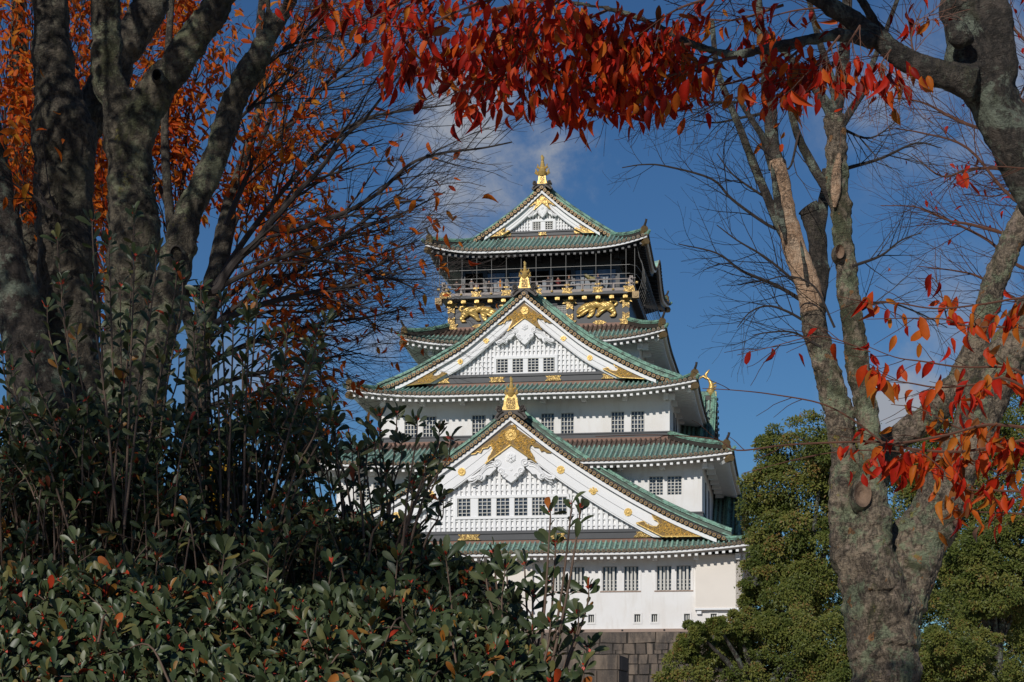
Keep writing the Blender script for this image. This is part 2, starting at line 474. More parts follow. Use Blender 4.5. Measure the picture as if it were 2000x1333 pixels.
def roll_surface(b, cols, surf, L, tmax, brown=None, mats=(0, 1)):
    """rolls and pans running up a slope: surf(a, t) -> xyz without the roll; tmax(a) = clip; brown = t above which no patina"""
    nper = int(2*L/PER) + 1
    rs = np.random.RandomState(int(L*100) % 9999)
    for k in range(nper):
        a0 = -L + .2 + k*PER
        aa = a0 + ROLL_A
        tm = np.clip(np.array([tmax(min(max(x, -L), L)) for x in aa]), 0, None)
        if tm.max() - tm.min() > .3: tm[:] = tm.min()
        if tm.max() <= .02: continue
        length = cols
        nt = max(3, int(length*max(tm)/.3))
        tt = np.linspace(0, 1, nt)
        seg = 1 + .10*((np.arange(nt) % 2) == 0)
        T = tm[:, None]*tt[None, :]
        A = np.clip(aa, -L, L)[:, None] + np.zeros_like(T)
        P = surf(A, T)
        P[:, :, 2] += ROLL_H[:, None]*np.where(ROLL_H[:, None] > .02, seg[None, :], 1)
        r = rs.rand()
        jr = np.clip(r*.7 + rs.rand(nt)*.45, 0, 1)
        RN = np.broadcast_to(jr[None, :], P.shape[:2])
        def emit(sl, mp, mr):
            sub, rr = P[:, sl], RN[:, sl]
            if sub.shape[1] < 2: return
            b.grid(sub[:3], mp, rr[:3]); b.grid(sub[2:], mr, rr[2:])
        if brown is None: emit(slice(0, nt), 0, 1)
        else:
            j = int(np.searchsorted(tm.max()*tt, brown + rs.uniform(-.02, .02)))
            j = max(1, min(nt - 1, j))
            emit(slice(0, j + 1), 0, 1); emit(slice(j, nt), 2, 2)

def tile_ends(b, side, z, L, m0=3):
    """round end caps along an eave"""
    nper = int(2*L/PER) + 1
    nrm = {'f': (0, -1, 0), 'b': (0, 1, 0), 'r': (1, 0, 0), 'l': (-1, 0, 0)}[side.side]
    for k in range(nper):
        a = -L + .2 + k*PER
        if abs(a) > L - .05: continue
        q = side.xyz(a, .02, z(a) + .05)
        b.cyl(q, nrm, .155, .07, 10, m0)
        q2 = q + np.array(nrm)*.075
        b.cyl(q2, nrm, .085, .012, 8, m0 + 1)

def eave(root, sides, W, Vf, ze, up, over, zfun=None, dark=False, detail='fr', wallgap=3.35):
    """fascia, soffit, rafter ends and brackets under one roof edge, all in one mesh: 0 white, 1 soffit, 2 tile edge"""
    b = MB()
    prof = np.array([(.0, .02), (.02, -.09), (.10, -.10), (.11, -.29), (.24, -.31), (.46, -.45), (.46, -.48), (over, -.48 + .13*over)])
    mat = [2, 2, 0, 0, 1, 1, 1]
    for sd in sides:
        S = Side(sd, W, Vf); L = S.L
        zf = zfun(sd) if zfun else (lambda a: ze + up*upturn(a/L))
        a = np.linspace(-L, L, 81)
        for j in range(len(prof) - 1):
            P = np.stack([S.xyz(a*(L - prof[i, 0])/L, prof[i, 0], zf(a) + prof[i, 1]) for i in (j, j+1)], 1)
            b.grid(P, mat[j])
        if sd not in detail: continue
        n = int(2*(L - .7)/.57)
        for k in range(n + 1):
            a0 = -(L - .7) + k*2*(L - .7)/n
            inner = min(over, max(.9, L - abs(a0) - .1))
            pts = []
            for o, dz in ((.42, -.45), (inner, -.48 + .13*inner + .02)):
                for da, dd in ((-.12, -.19), (.12, -.19), (.12, .0), (-.12, .0)):
                    x = S.xyz(a0 + da, o, zf(a0) + dz + dd); pts.append(tuple(x))
            b.hexa([pts[0], pts[1], pts[5], pts[4], pts[3], pts[2], pts[6], pts[7]], 3)
        n = int(2*(L - over)/wallgap)
        for k in range(n + 1):
            a0 = -(L - over) + k*2*(L - over)/n
            pts = []
            for o in (over - .75, over + .05):
                for da, dd in ((-.22, -1.12), (.22, -1.12), (.22, -.6), (-.22, -.6)):
                    pts.append(tuple(S.xyz(a0 + da, o, ze + dd + .13*over + .12)))
            b.hexa([pts[0], pts[1], pts[5], pts[4], pts[3], pts[2], pts[6], pts[7]], 3)
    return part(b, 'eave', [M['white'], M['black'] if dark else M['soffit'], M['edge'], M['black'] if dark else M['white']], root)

def ridge_bar(b, path, w=.5, h=.5):
    """built-up ridge: dark base courses, green cap courses and a round top; 0 green, 1 dark"""
    P = np.array(path, float); k = len(P)
    T = np.gradient(P, axis=0); T[:, 2] = 0; T /= np.linalg.norm(T, axis=1)[:, None] + 1e-9
    S = np.stack([T[:, 1], -T[:, 0], 0*T[:, 0]], 1)
    def layer(hw, z0, z1, mat):
        Q = np.stack([P + S*hw + [0, 0, z0], P + S*hw + [0, 0, z1], P - S*hw + [0, 0, z1], P - S*hw + [0, 0, z0]], 1)
        b.grid(Q, mat, 0.2, wrap=True)
        b.add(Q[0], [(3, 2, 1, 0)], mat); b.add(Q[-1], [(0, 1, 2, 3)], mat)
    layer(w*.42, -.1, h*.55, 1)
    layer(w*.52, h*.56, h*.70, 0); layer(w*.45, h*.70, h*.78, 1); layer(w*.52, h*.78, h*.92, 0)
    b.tube(P + [0, 0, h*.98], w*.27, 8, 0, .1)

def ridge_end(b, p, d, s=1.0):
    """ogre-face ridge end with an upturned bird perch, at p facing the plan direction d: 0 gilt, 1 dark"""
    d = np.array([d[0], d[1], 0.]); d /= np.linalg.norm(d); t = np.array([-d[1], d[0], 0])
    def Q(u, f, z): return tuple(np.array(p) + t*u*s + d*f*s + np.array([0, 0, z*s]))
    for m, f0, f1, poly in ((0, -.08, .12, [(-.36, -.1), (-.46, .12), (-.34, .34), (-.36, .58), (-.16, .78), (.16, .78), (.36, .58), (.34, .34), (.46, .12), (.36, -.1)]),
                            (0, .12, .2, [(-.16, .12), (-.2, .4), (0, .55), (.2, .4), (.16, .12)])):
        n = len(poly)
        v = [Q(u, f1, z) for u, z in poly] + [Q(u, f0, z) for u, z in poly]
        b.add(v, [tuple(range(n)), tuple(range(2*n-1, n-1, -1))] + [(i, n+i, n+(i+1) % n, (i+1) % n) for i in range(n)], m)
    b.tube([Q(0, -.05, .7), Q(0, .12, .9), Q(0, .3, 1.12), Q(0, .38, 1.36)], [.13*s, .12*s, .11*s, .12*s], 8, 1)

def hips(root, W, Vf, ze, up, inner, zin, corners=('fr', 'fl', 'br', 'bl'), dark_end=False):
    """hip ridges with their ends and the beam ends under the corners"""
    Wi, Vi = inner
    for c in corners:
        b = MB(); e = MB(); q = MB()
        sx_ = 1 if c[1] == 'r' else -1
        yf = (lambda v: v) if c[0] == 'f' else (lambda v: 2*VC - v)
        path = []
        for t in np.linspace(.10, 1, 12):
            path.append((sx_*(W + (Wi - W)*t), yf(Vf + (Vi - Vf)*t), ze + (zin - ze)*(.85*t + .15*t*t) + up*(1 - t)**1.7 + .12))
        ridge_bar(b, path, .5, .52)
        p0 = np.array(path[0]); d = p0 - np.array(path[3])
        ridge_end(e, p0 + [0, 0, .02], d, .95)
        dd = d/np.linalg.norm(d[:2]); dd[2] = 0
        cx, cy = sx_*W, yf(Vf)
        tipz = ze + up
        # upturned corner tile beyond the ridge end
        b.tube([(cx - dd[0]*.9, cy - dd[1]*.9, tipz - .08), (cx, cy, tipz + .06), (cx + dd[0]*.28, cy + dd[1]*.28, tipz + .26)], [.19, .17, .13], 8, 0, .1)
        q.tube([(cx - dd[0]*1.7, cy - dd[1]*1.7, tipz - .95), (cx - dd[0]*.55, cy - dd[1]*.55, tipz - .66)], [.17, .17], 4, 1)
        q.tube([(cx - dd[0]*.9, cy - dd[1]*.9, tipz - .70), (cx - dd[0]*.25, cy - dd[1]*.25, tipz - .62)], [.33, .33], 6, 0)
        part(b, 'hip_ridge', [M['ridge'], M['bronze']], root)
        part(e, 'ridge_end_tile', [M['oldgold'], M['bronze']], root)
        part(q, 'corner_beam_end', [M['oldgold'], M['black'] if dark_end else M['white']], root)

def skirt_roof(name, W, Vf, ze, up, Wi, Vi, zt, over, dark=False, brown=None):
    """a hipped skirt roof round the tower"""
    b = MB(); caps = b
    for sd in 'frbl':
        S = Side(sd, W, Vf); run = (Vi - Vf) if sd in 'fb' else (W - Wi)
        Li = Wi if sd in 'fb' else VC - Vi
        def surf(a, t, S=S, run=run):
            z = ze + (zt - ze)*(.85*t + .15*t*t) + up*upturn(a/S.L)*(1 - t)**1.5
            return S.xyz(a, t*run, z)
        tm = lambda a, S=S, Li=Li: min(1.0, (S.L - abs(a))/(S.L - Li))
        roll_surface(b, math.hypot(run, zt - ze), surf, S.L, tm, brown)
        if sd in 'fr': tile_ends(caps, S, lambda a, S=S: ze + up*float(upturn(a/S.L)), S.L)
    o = part(b, 'roof', [M['pan'], M['tile'], M['tile_brown'], M['cap'], M['bronze']], None, False)
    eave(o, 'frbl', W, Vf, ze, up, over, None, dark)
    hips(o, W, Vf, ze, up, (Wi, Vi), zt)
    # flashing where the roof meets the wall above
    f = MB(); f.box(-Wi - .12, Wi + .12, Vi - .12, 2*VC - Vi + .12, zt - .35, zt + .22); part(f, 'flashing', M['copper'], o)
    return o

class Curve:
    def __init__(s, pts):
        s.x = np.array([p[0] for p in pts]); s.z = np.array([p[1] for p in pts])
        # monotone cubic through the points
        h = np.diff(s.x); d = np.diff(s.z)/h
        m = np.concatenate([[d[0]], (d[:-1] + d[1:])/2, [d[-1]]]); s.h, s.m = h, m
    def __call__(s, x):
        x = np.abs(np.asarray(x, float)); i = np.clip(np.searchsorted(s.x, x, side='right') - 1, 0, len(s.h) - 1)
        t = (x - s.x[i])/s.h[i]
        a, b_, ma, mb = s.z[i], s.z[i+1], s.m[i]*s.h[i], s.m[i+1]*s.h[i]
        return (2*t**3-3*t**2+1)*a + (t**3-2*t**2+t)*ma + (-2*t**3+3*t**2)*b_ + (t**3-t**2)*mb

def irimoya(W, Vf, ze, up, curve, Us, Vl, Vv, zt, over, Vcut, Ucut, dark=False, bulge=None, top=.3):
    """hip-and-gable roof: main slopes left and right of a ridge, skirts front and back, hip ridges"""
    cv = Curve(curve)
    b = MB(); caps = b
    bz = bulge if bulge else (lambda v: 0*v)
    for sd in 'fb':
        S = Side(sd, W, Vf); run = Vl - Vf
        def surf(a, t, S=S, run=run):
            return S.xyz(a, t*run, ze + (zt - ze)*(.85*t + .15*t*t) + up*upturn(a/S.L)*(1 - t)**1.5)
        tm = lambda a: min(1.0, (W - abs(a))/(W - Us))
        roll_surface(b, math.hypot(run, zt - ze), surf, W, tm)
        if sd == 'f': tile_ends(caps, S, lambda a: ze + up*float(upturn(a/W)), W)
    for sd in 'rl':
        S = Side(sd, W, Vf); L = S.L
        def surf(a, t, S=S, L=L):
            o = t*W
            x = W - o
            g = np.clip(1 - o/(W - Us), 0, 1)**1.4
            z = cv(x) + top + (up*upturn(a/L) + bz(VC + a))*g
            return S.xyz(a, o, z)
        def tm(a, L=L):
            v = abs(a); dep = L - v                     # distance in from the front or back eave
            if dep < Vl - Vf: return (W - Us)/W*dep/(Vl - Vf)
            if dep < Vcut - Vf: return 1.0
            return (W - Ucut)/W
        roll_surface(b, W*1.15, surf, L, tm)
        if sd == 'r': tile_ends(caps, S, lambda a, L=L: ze + up*float(upturn(a/L)) + float(bz(VC + a)), L)
    o = part(b, 'roof', [M['pan'], M['tile'], M['tile_brown'], M['cap'], M['bronze']], None, False)
    zf = lambda sd: (lambda a: ze + up*upturn(a/(W if sd in 'fb' else VC - Vf)) + (bz(VC + a) if sd == 'r' else 0*a))
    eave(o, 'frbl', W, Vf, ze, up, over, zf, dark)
    hips(o, W, Vf, ze, up, (Us - .3, Vl + .3), zt - .32, dark_end=dark)
    return cv, o

PEND = [(0, 0), (24, 20), (33, 26), (31, 36), (25, 44), (27, 51), (21, 59), (14, 63), (10, 69), (0, 76)]
WING = [(26, 27), (40, 39), (58, 50), (74, 60), (88, 66), (84, 71), (74, 67), (66, 66), (60, 72), (53, 68), (50, 60), (42, 60), (36, 53), (30, 48)]
PEDI = [(0, 826), (79, 883), (70, 882), (66, 878), (60, 880), (56, 872), (46, 871), (42, 866), (37, 869), (36, 875), (40, 884), (45, 890), (46, 896), (51, 902), (0, 866)]
CORN = [(1251, 1027.3), (1259, 1025.5), (1266, 1023.8), (1269, 1028), (1273, 1031.5), (1281, 1034), (1290, 1034.5), (1295, 1029), (1291, 1023.5), (1285.5, 1021), (1281.5, 1014), (1278, 1007.5), (1374, 1053.2), (1300.5, 1053.6)]
TAIL = [(1246, 1038.6), (1269, 1038.6), (1298, 1053.6), (1245, 1053.6), (1252, 1046)]
K1 = 159/3600.                                   # metres per photograph pixel at the lowest gable

def gable(roof, cv, Vv, Vl, z0, beam, s, hafu, strip, ridge, Us, n_scale, win, winrect, cap, rosettes=(), plates=(0,), ridge_back=1.8, xend=None, dull=False):
    """front gable: lattice wall, bargeboards, gilt work, verge tiles, ridges and the finial.
       z0 lattice foot, beam = (top, bottom), s scale of the ornament against the lowest gable"""
    top = float(cv(0))
    g = MB()
    lim = lambda z: np.interp(-z, -cv(np.linspace(0, Us, 60)), np.linspace(0, Us, 60))     # x where the slope is at height z
    hb = strip + hafu                                                                       # depth of the boards under the slope
    poly = [(x, float(cv(x)) - hb + .25) for x in np.linspace(0, Us, 30) if cv(x) - hb + .25 > z0 - .3]
    xl = poly[-1][0] + .5
    poly = [(-x, z) for x, z in poly[::-1]] + poly[1:]
    poly = [(-xl, z0 - .3)] + poly + [(xl, z0 - .3)]
    wx0, wx1, wz0, wz1 = winrect
    # back boards, cut round the window band
    g.prism(poly, Vl + .36, Vl + .7, 0)
    sp = .445 * n_scale
    k = int(xl/sp) + 1
    for i in range(-k, k + 1):
        x = (i + .5)*sp
        zt_ = float(cv(abs(x) + .1)) - hb + .2
        if zt_ < z0 + .1: continue
        segs = [(z0, zt_)]
        if wx0 - .1 < x < wx1 + .1: segs = [(z0, wz0 - .2), (wz1 + .22, zt_)]
        for a, c in segs:
            if c > a + .05: g.box(x - .25*sp, x + .25*sp, Vl + .14, Vl + .355, a, c, 0)
    z = z0 + .42*n_scale
    while z < top - hb:
        xx = float(lim(z + hb - .2))
        segs = [(-xx, xx)]
        if wz0 - .25 < z < wz1 + .3: segs = [(-xx, wx0 - .2), (wx1 + .2, xx)]
        for a, c in segs:
            if c > a: g.box(a, c, Vl + .22, Vl + .355, z - .085*n_scale, z + .085*n_scale, 0)
        z += .53*n_scale
    # frame round the windows
    g.box(wx0 - .22, wx1 + .22, Vl + .05, Vl + .355, wz1, wz1 + .24, 0)
    g.box(wx0 - .22, wx1 + .22, Vl + .05, Vl + .355, wz0 - .22, wz0, 0)
    g.box(wx0 - .22, wx0, Vl + .05, Vl + .355, wz0, wz1, 0); g.box(wx1, wx1 + .22, Vl + .05, Vl + .355, wz0, wz1, 0)
    xs = sorted(win)
    for (a0, a1), (b0, b1) in zip(xs[:-1], xs[1:]):
        g.box(a1, b0, Vl + .1, Vl + .355, wz0, wz1, 0)
    go = part(g, 'gable', [M['white']])
    for a0, a1 in xs:
        window(a0, a1, wz0, wz1, Vl + .14, max(3, int((a1 - a0)/.3)), 5 if s > .5 else 4, .035)
    # bargeboards
    def band(b, d0, d1, y0, y1, mat, x0=0.0, x1=None, floor=None, rnd=0.0):
        x1 = x1 if x1 is not None else xend
        for sg in (-1, 1):
            x = np.linspace(x0, x1, 40)
            lo, hi = cv(x) + d0, cv(x) + d1
            if floor is not None:
                lo = np.maximum(lo, floor); hi = np.maximum(hi, lo + .01)
            P = np.stack([np.stack([sg*x, 0*x + y0, lo], 1), np.stack([sg*x, 0*x + y0, hi], 1),
                          np.stack([sg*x, 0*x + y1, hi], 1), np.stack([sg*x, 0*x + y1, lo], 1)], 1)
            b.grid(P, mat, rnd, wrap=True)
            b.add(P[-1], [(0, 1, 2, 3)], mat)
    bb = MB()
    band(bb, -strip, .04, Vv + .12, Vl + .1, 0)
    mid = strip + .06 + hafu*.47
    band(bb, -mid, -strip - .04, Vv + .45, Vl + .05, 0, floor=beam[1])
    band(bb, -strip - hafu*.93, -mid - .035, Vv + .47, Vl + .06, 0, floor=beam[1])
    band(bb, -strip - hafu, -strip - hafu*.93 - .02, Vv + .52, Vl + .06, 0, floor=beam[1])
    part(bb, 'bargeboard', M['white'], go)
    # verge tiles: dark tiles with gilt ends, short rolls and a green descending ridge set back from the edge
    vt = MB()
    band(vt, .05, .32, Vv + .05, Vl + 1.2, 1, x1=xend + .9)
    band(vt, .32, .50, Vv + .35, Vl + 1.2, 1, x1=Us)
    x = .0
    arc = 0
    while x < xend + 1.0:
        for sg in ((-1, 1) if x > 0 else (1,)):
            z = float(cv(x)) + .26
            vt.cyl((sg*x, Vv + .75, z), (0, -1, 0), .13, .85, 8, 0, .2)
            vt.cyl((sg*x, Vv - .05, z), (0, -1, 0), .16, .07, 10, 2)
            vt.cyl((sg*x, Vv - .125, z), (0, -1, 0), .09, .012, 8, 3)
        dx = .01; sl = (float(cv(x)) - float(cv(x + dx)))/dx
        x += .43/math.hypot(1, sl)
    part(vt, 'verge_tiles', [M['tile'], M['bronze'], M['capgold'], M['bronze']], go, True)
    rr = MB()
    y0 = Vv + ridge_back
    band(rr, .3, ridge*.52, y0 - .08, y0 + .75, 1, x1=Us + .7)
    band(rr, ridge*.50, ridge*.58, y0 - .25, y0 + .8, 0, x1=Us + .7, rnd=.1)
    band(rr, ridge*.58, ridge*.80, y0 - .02, y0 + .7, 2, x1=Us + .7, rnd=.9)
    band(rr, ridge*.80, ridge*.88, y0 - .16, y0 + .8, 0, x1=Us + .7, rnd=.1)
    for sg in (-1, 1):
        xx = np.linspace(.2, Us + .7, 40)
        rr.tube(np.stack([sg*xx, 0*xx + y0 + .3, cv(xx) + ridge*.93], 1), .17, 8, 0, .3)
    # main ridge running back
    rr.box(-.32, .32, Vv + .3, Vv + 22*s**.3, top + .1, top + ridge*.75, 1)
    rr.box(-.42, .42, Vv + .3, Vv + 22*s**.3, top + ridge*.75, top + ridge*.95, 0, .2)
    part(rr, 'gable_ridge', [M['ridge'], M['bronze'], M['ridge_dull'] if dull else M['ridge']], go)
    # ridge-end scrolls under the finial
    oc = MB(); w = cap['w']; h = cap['h']; zb = cap['z']
    pol = [(0, zb - .05), (.55*w, zb), (.72*w, zb + .28*h), (.95*w, zb + .3*h), (1.06*w, zb + .02*h), (.9*w, zb - .12*h), (1.0*w, zb - .3*h), (1.14*w, zb - .55*h), (.92*w, zb - .72*h), (.5*w, zb - .40*h), (0, zb - .12*h)]
    oc.prism([(-x, z) for x, z in pol[:0:-1]] + pol[:], Vv + .2, Vv + .75, 0)
    for sg in (-1, 1):
        sp_ = [(sg*(.8*w + .2*w*(1 - t*.75)*math.cos(1 + t*9)), Vv + .16, zb + .05*h + .22*h*(1 - t*.75)*math.sin(1 + t*9)) for t in np.linspace(0, 1, 22)]
        oc.tube(sp_, .06*w, 6, 0)
        oc.tube([(sg*x, Vv + .15, z) for x, z in ((.5*w, zb - .1*h), (.75*w, zb - .25*h), (.95*w, zb - .5*h))], .06*w, 6, 0)
    part(oc, 'ridge_end_scroll', M['bronze'], go)
    finial(go, (0, Vv + .55, zb), cap['bw'], cap['bh'], cap['fh'])
    # gilt pediment with its crest
    zi = top - strip                               # inner apex of the white strip
    def P1(dx, y): return (dx*K1*s, zi - (y - 819)*K1*s*cap.get('ky', 1))
    pd = MB()
    half = [P1(*q) for q in PEDI]
    pd.prism(half[::-1], Vv + .30, Vv + .44, 0)
    pd.prism([(-x, z) for x, z in half], Vv + .30, Vv + .44, 0)
    def rim(b, pts, r, y, mat=0):
        b.tube([(x, y, z) for x, z in pts], r, 5, mat)
    for sg in (-1, 1):
        rim(pd, [(sg*x, z) for x, z in half[1:15]], .05*max(s, .5), Vv + .30, 1)
        rim(pd, [(sg*half[13][0], half[13][1]), (0, half[14][1])], .07*max(s, .5), Vv + .29, 1)
    if s > .5:
        for sg in (-1, 1): scrolls(pd, [(sg*x, z) for x, z in half], Vv + .29, .27*s**.4, 1, 3)
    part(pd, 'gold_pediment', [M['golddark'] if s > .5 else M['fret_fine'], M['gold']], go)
    cr = MB()
    c = P1(0, 847); flower(cr, c[0], c[1], Vv + .30, 11*K1*s*1.05, 16 if s > .9 else 8)
    part(cr, 'gold_crest', M['gold'], go, True)
    # white carved pendant
    pn = MB()
    zp = P1(0, 864)[1]
    def P2(dx, dy): return (dx*K1*s, zp - dy*K1*s*cap.get('ky', 1))
    h_ = [P2(*q) for q in PEND]; w_ = [P2(*q) for q in WING]
    y0, y1 = Vv + .40, Vl + .2
    pn.prism([(-x, z) for x, z in h_[1:]] + h_[::-1], y0, y1)
    for sg in (-1, 1):
        ww = [(sg*x, z) for x, z in w_]
        pn.prism(ww if sg < 0 else ww[::-1], y0 + .06, y1 - .05)
        for cx, cy, r, ph, tn in ((27, 36, 8.5, .6, 11), (20, 53, 6.5, 2.0, 9), (12, 62, 5, 3, 8), (62, 63, 6, .5, 8)):
            pts = []
            for t in np.linspace(0, 1, 24):
                rr_ = r*(1 - .8*t); a = ph + tn*t
                x, z = P2(cx + rr_*math.cos(a), cy + rr_*math.sin(a)); pts.append((sg*x, y0 - .01, z))
            pn.tube(pts, 1.5*K1*s, 6)
        for off in (0, 5, 10):
            pts = [P2(34 + off*.2 + t*46, 34 + off + t*30 - 5*math.sin(t*6)) for t in np.linspace(0, 1, 12)]
            pn.tube([(sg*x, y0 + .03, z) for x, z in pts], 1.3*K1*s, 6)
    cx, cz = P2(0, 27)
    hexa_ = [(cx + 10.5*K1*s*math.cos(a), cz + 10.5*K1*s*math.sin(a)) for a in np.linspace(math.pi/6, math.pi*13/6, 7)[:-1]]
    pn.prism(hexa_[::-1], y0 - .09*s, y0 + .02)
    for i in range(6):
        a = math.pi/2 + i*math.pi/3
        pn.cyl((cx + 5*K1*s*math.cos(a), y0 - .08*s, cz + 5*K1*s*math.sin(a)), (0, -1, 0), 3.4*K1*s, .07*s, 8)
    pn.cyl((cx, y0 - .08*s, cz), (0, -1, 0), 2.3*K1*s, .16*s, 8)
    x, z = P2(0, 50); pn.cyl((x, y0, z), (0, -1, 0), 3*K1*s, .05*s, 10)
    part(pn, 'carved_pendant', M['white'], go, True if False else False)
    # beam, gilt plates, corner plates
    bm = MB()
    bx = min(xl + hafu*.6, xend - .2)
    bm.box(-bx, bx, Vl - .22, Vl + .5, beam[0] - (beam[0] - beam[1])*.33, beam[0])
    bm.box(-bx - .03, bx + .03, Vl - .12, Vl + .5, beam[1], beam[0] - (beam[0] - beam[1])*.36)
    bm.box(-bx - .06, bx + .06, Vl - .04, Vl + .5, zt_flash(beam), beam[1] - .02, 1)
    part(bm, 'beam', [M['beam'], M['copper']], go)
    hb_ = (beam[0] - beam[1])
    for px_ in plates:
        p = MB(); w = 1.0*s + .05; za, zb_ = beam[1] + .02, beam[0] - hb_*.36
        zm = (za + zb_)/2
        p.prism([(px_ - w, za), (px_ + w, za), (px_ + w*.72, zm), (px_ + w*.95, zb_), (px_ - w*.95, zb_), (px_ - w*.72, zm)], Vl - .20, Vl - .10)
        part(p, 'gold_plate', M['fret_fine'], go)
    tipx = xend - cap.get('tip', .3); tipz = beam[1] + .06
    def P3(px, py): return (tipx + (px - 1374)*K1*s*1.02, tipz + (1053.4 - py)*K1*s*1.02*cap.get('kc', 1))
    for sg in (-1, 1):
        p = MB()
        q = [P3(*t) for t in CORN]
        q = [(sg*x, min(z, float(cv(x)) - strip + .02)) for x, z in q]
        p.prism(q[::-1] if sg > 0 else q, Vv + .26, Vv + .43)
        rim(p, q[:11], .05*max(s, .5), Vv + .26, 1); rim(p, [q[0], q[-1], q[-2]], .07*max(s, .5), Vv + .25, 1)
        if s > .5: scrolls(p, q, Vv + .25, .25*s**.4, 1, 5)
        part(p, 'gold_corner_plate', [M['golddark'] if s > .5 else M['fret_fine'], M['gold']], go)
        p = MB(); q = [P3(*t) for t in TAIL]; q = [(sg*x, z) for x, z in q]
        p.prism(q[::-1] if sg > 0 else q, Vl - .21, Vl - .11)
        part(p, 'gold_plate', M['fret_fine'], go)
    for xr, kind in rosettes:
        zr = float(cv(xr)) - strip - hafu*.5
        for sg in (-1, 1):
            p = MB()
            r = .36*(s**.9)
            if kind == 'disc': flower(p, sg*xr, zr, Vv + .45, r, 8)
            else:
                flower(p, sg*xr, zr - .05*s, Vv + .45, r*.75, 5)
                for dx_, dz_ in ((-.6, .55), (0, .8), (.6, .55), (-.9, .1), (.9, .1)):
                    p.cyl((sg*xr + dx_*r, Vv + .45, zr + dz_*r), (0, -1, 0), r*.24, .08, 7)
            part(p, 'gold_rosette', M['gold'], go, True)
    return go
def zt_flash(beam): return beam[1] - .45

def inside(poly, x, z):
    c = False; n = len(poly)
    for i in range(n):
        (x1, z1), (x2, z2) = poly[i], poly[i-1]
        if (z1 > z) != (z2 > z) and x < (x2-x1)*(z-z1)/(z2-z1) + x1: c = not c
    return c
def scrolls(b, poly, y, r, mat, seed=1):
    """arabesque of curling tendrils raised on a plate"""
    rs = random.Random(seed)
    xs = [p[0] for p in poly]; zs = [p[1] for p in poly]
    z = min(zs) + r*.7; row = 0
    while z < max(zs):
        x = min(xs) + (r*.87 if row % 2 else 0)
        while x < max(xs):
            if all(inside(poly, x + r*.6*math.cos(a), z + r*.6*math.sin(a)) for a in (0, 1.57, 3.14, 4.71)):
                ph = rs.uniform(0, 6.28); sg = rs.choice((-1, 1))
                pts = [(x + r*(1 - .78*t)*math.cos(ph + sg*t*8), y, z + r*(1 - .78*t)*math.sin(ph + sg*t*8)) for t in np.linspace(0, 1, 13)]
                b.tube(pts, np.linspace(.20, .34, 13)*r, 4, mat, 0, False)
            x += r*1.75
        z += r*1.5; row += 1
def flower(b, x, z, y, r, n):
    """raised rosette facing the front"""
    b.cyl((x, y, z), (0, -1, 0), r*.96, .05, 24)
    for i in range(n):
        a = 2*math.pi*i/n
        c = (x + .60*r*math.cos(a), y - .04, z + .60*r*math.sin(a))
        w = min(.40, 1.9/n)*r
        t = np.linspace(0, 2*math.pi, 9)[:-1]
        ca, sa = math.cos(a), math.sin(a)
        ringo = [(c[0] + .38*r*math.cos(u)*ca - w*math.sin(u)*sa, c[1], c[2] + .38*r*math.cos(u)*sa + w*math.sin(u)*ca) for u in t]
        ringi = [(c[0] + .2*r*math.cos(u)*ca - w*.5*math.sin(u)*sa, c[1] - .09*max(r, .3), c[2] + .2*r*math.cos(u)*sa + w*.5*math.sin(u)*ca) for u in t]
        b.grid([ringo, ringi], 0, 0.0, True); b.add(ringi, [tuple(range(7, -1, -1))])
    b.cyl((x, y, z), (0, -1, 0), r*.22, .14, 10)

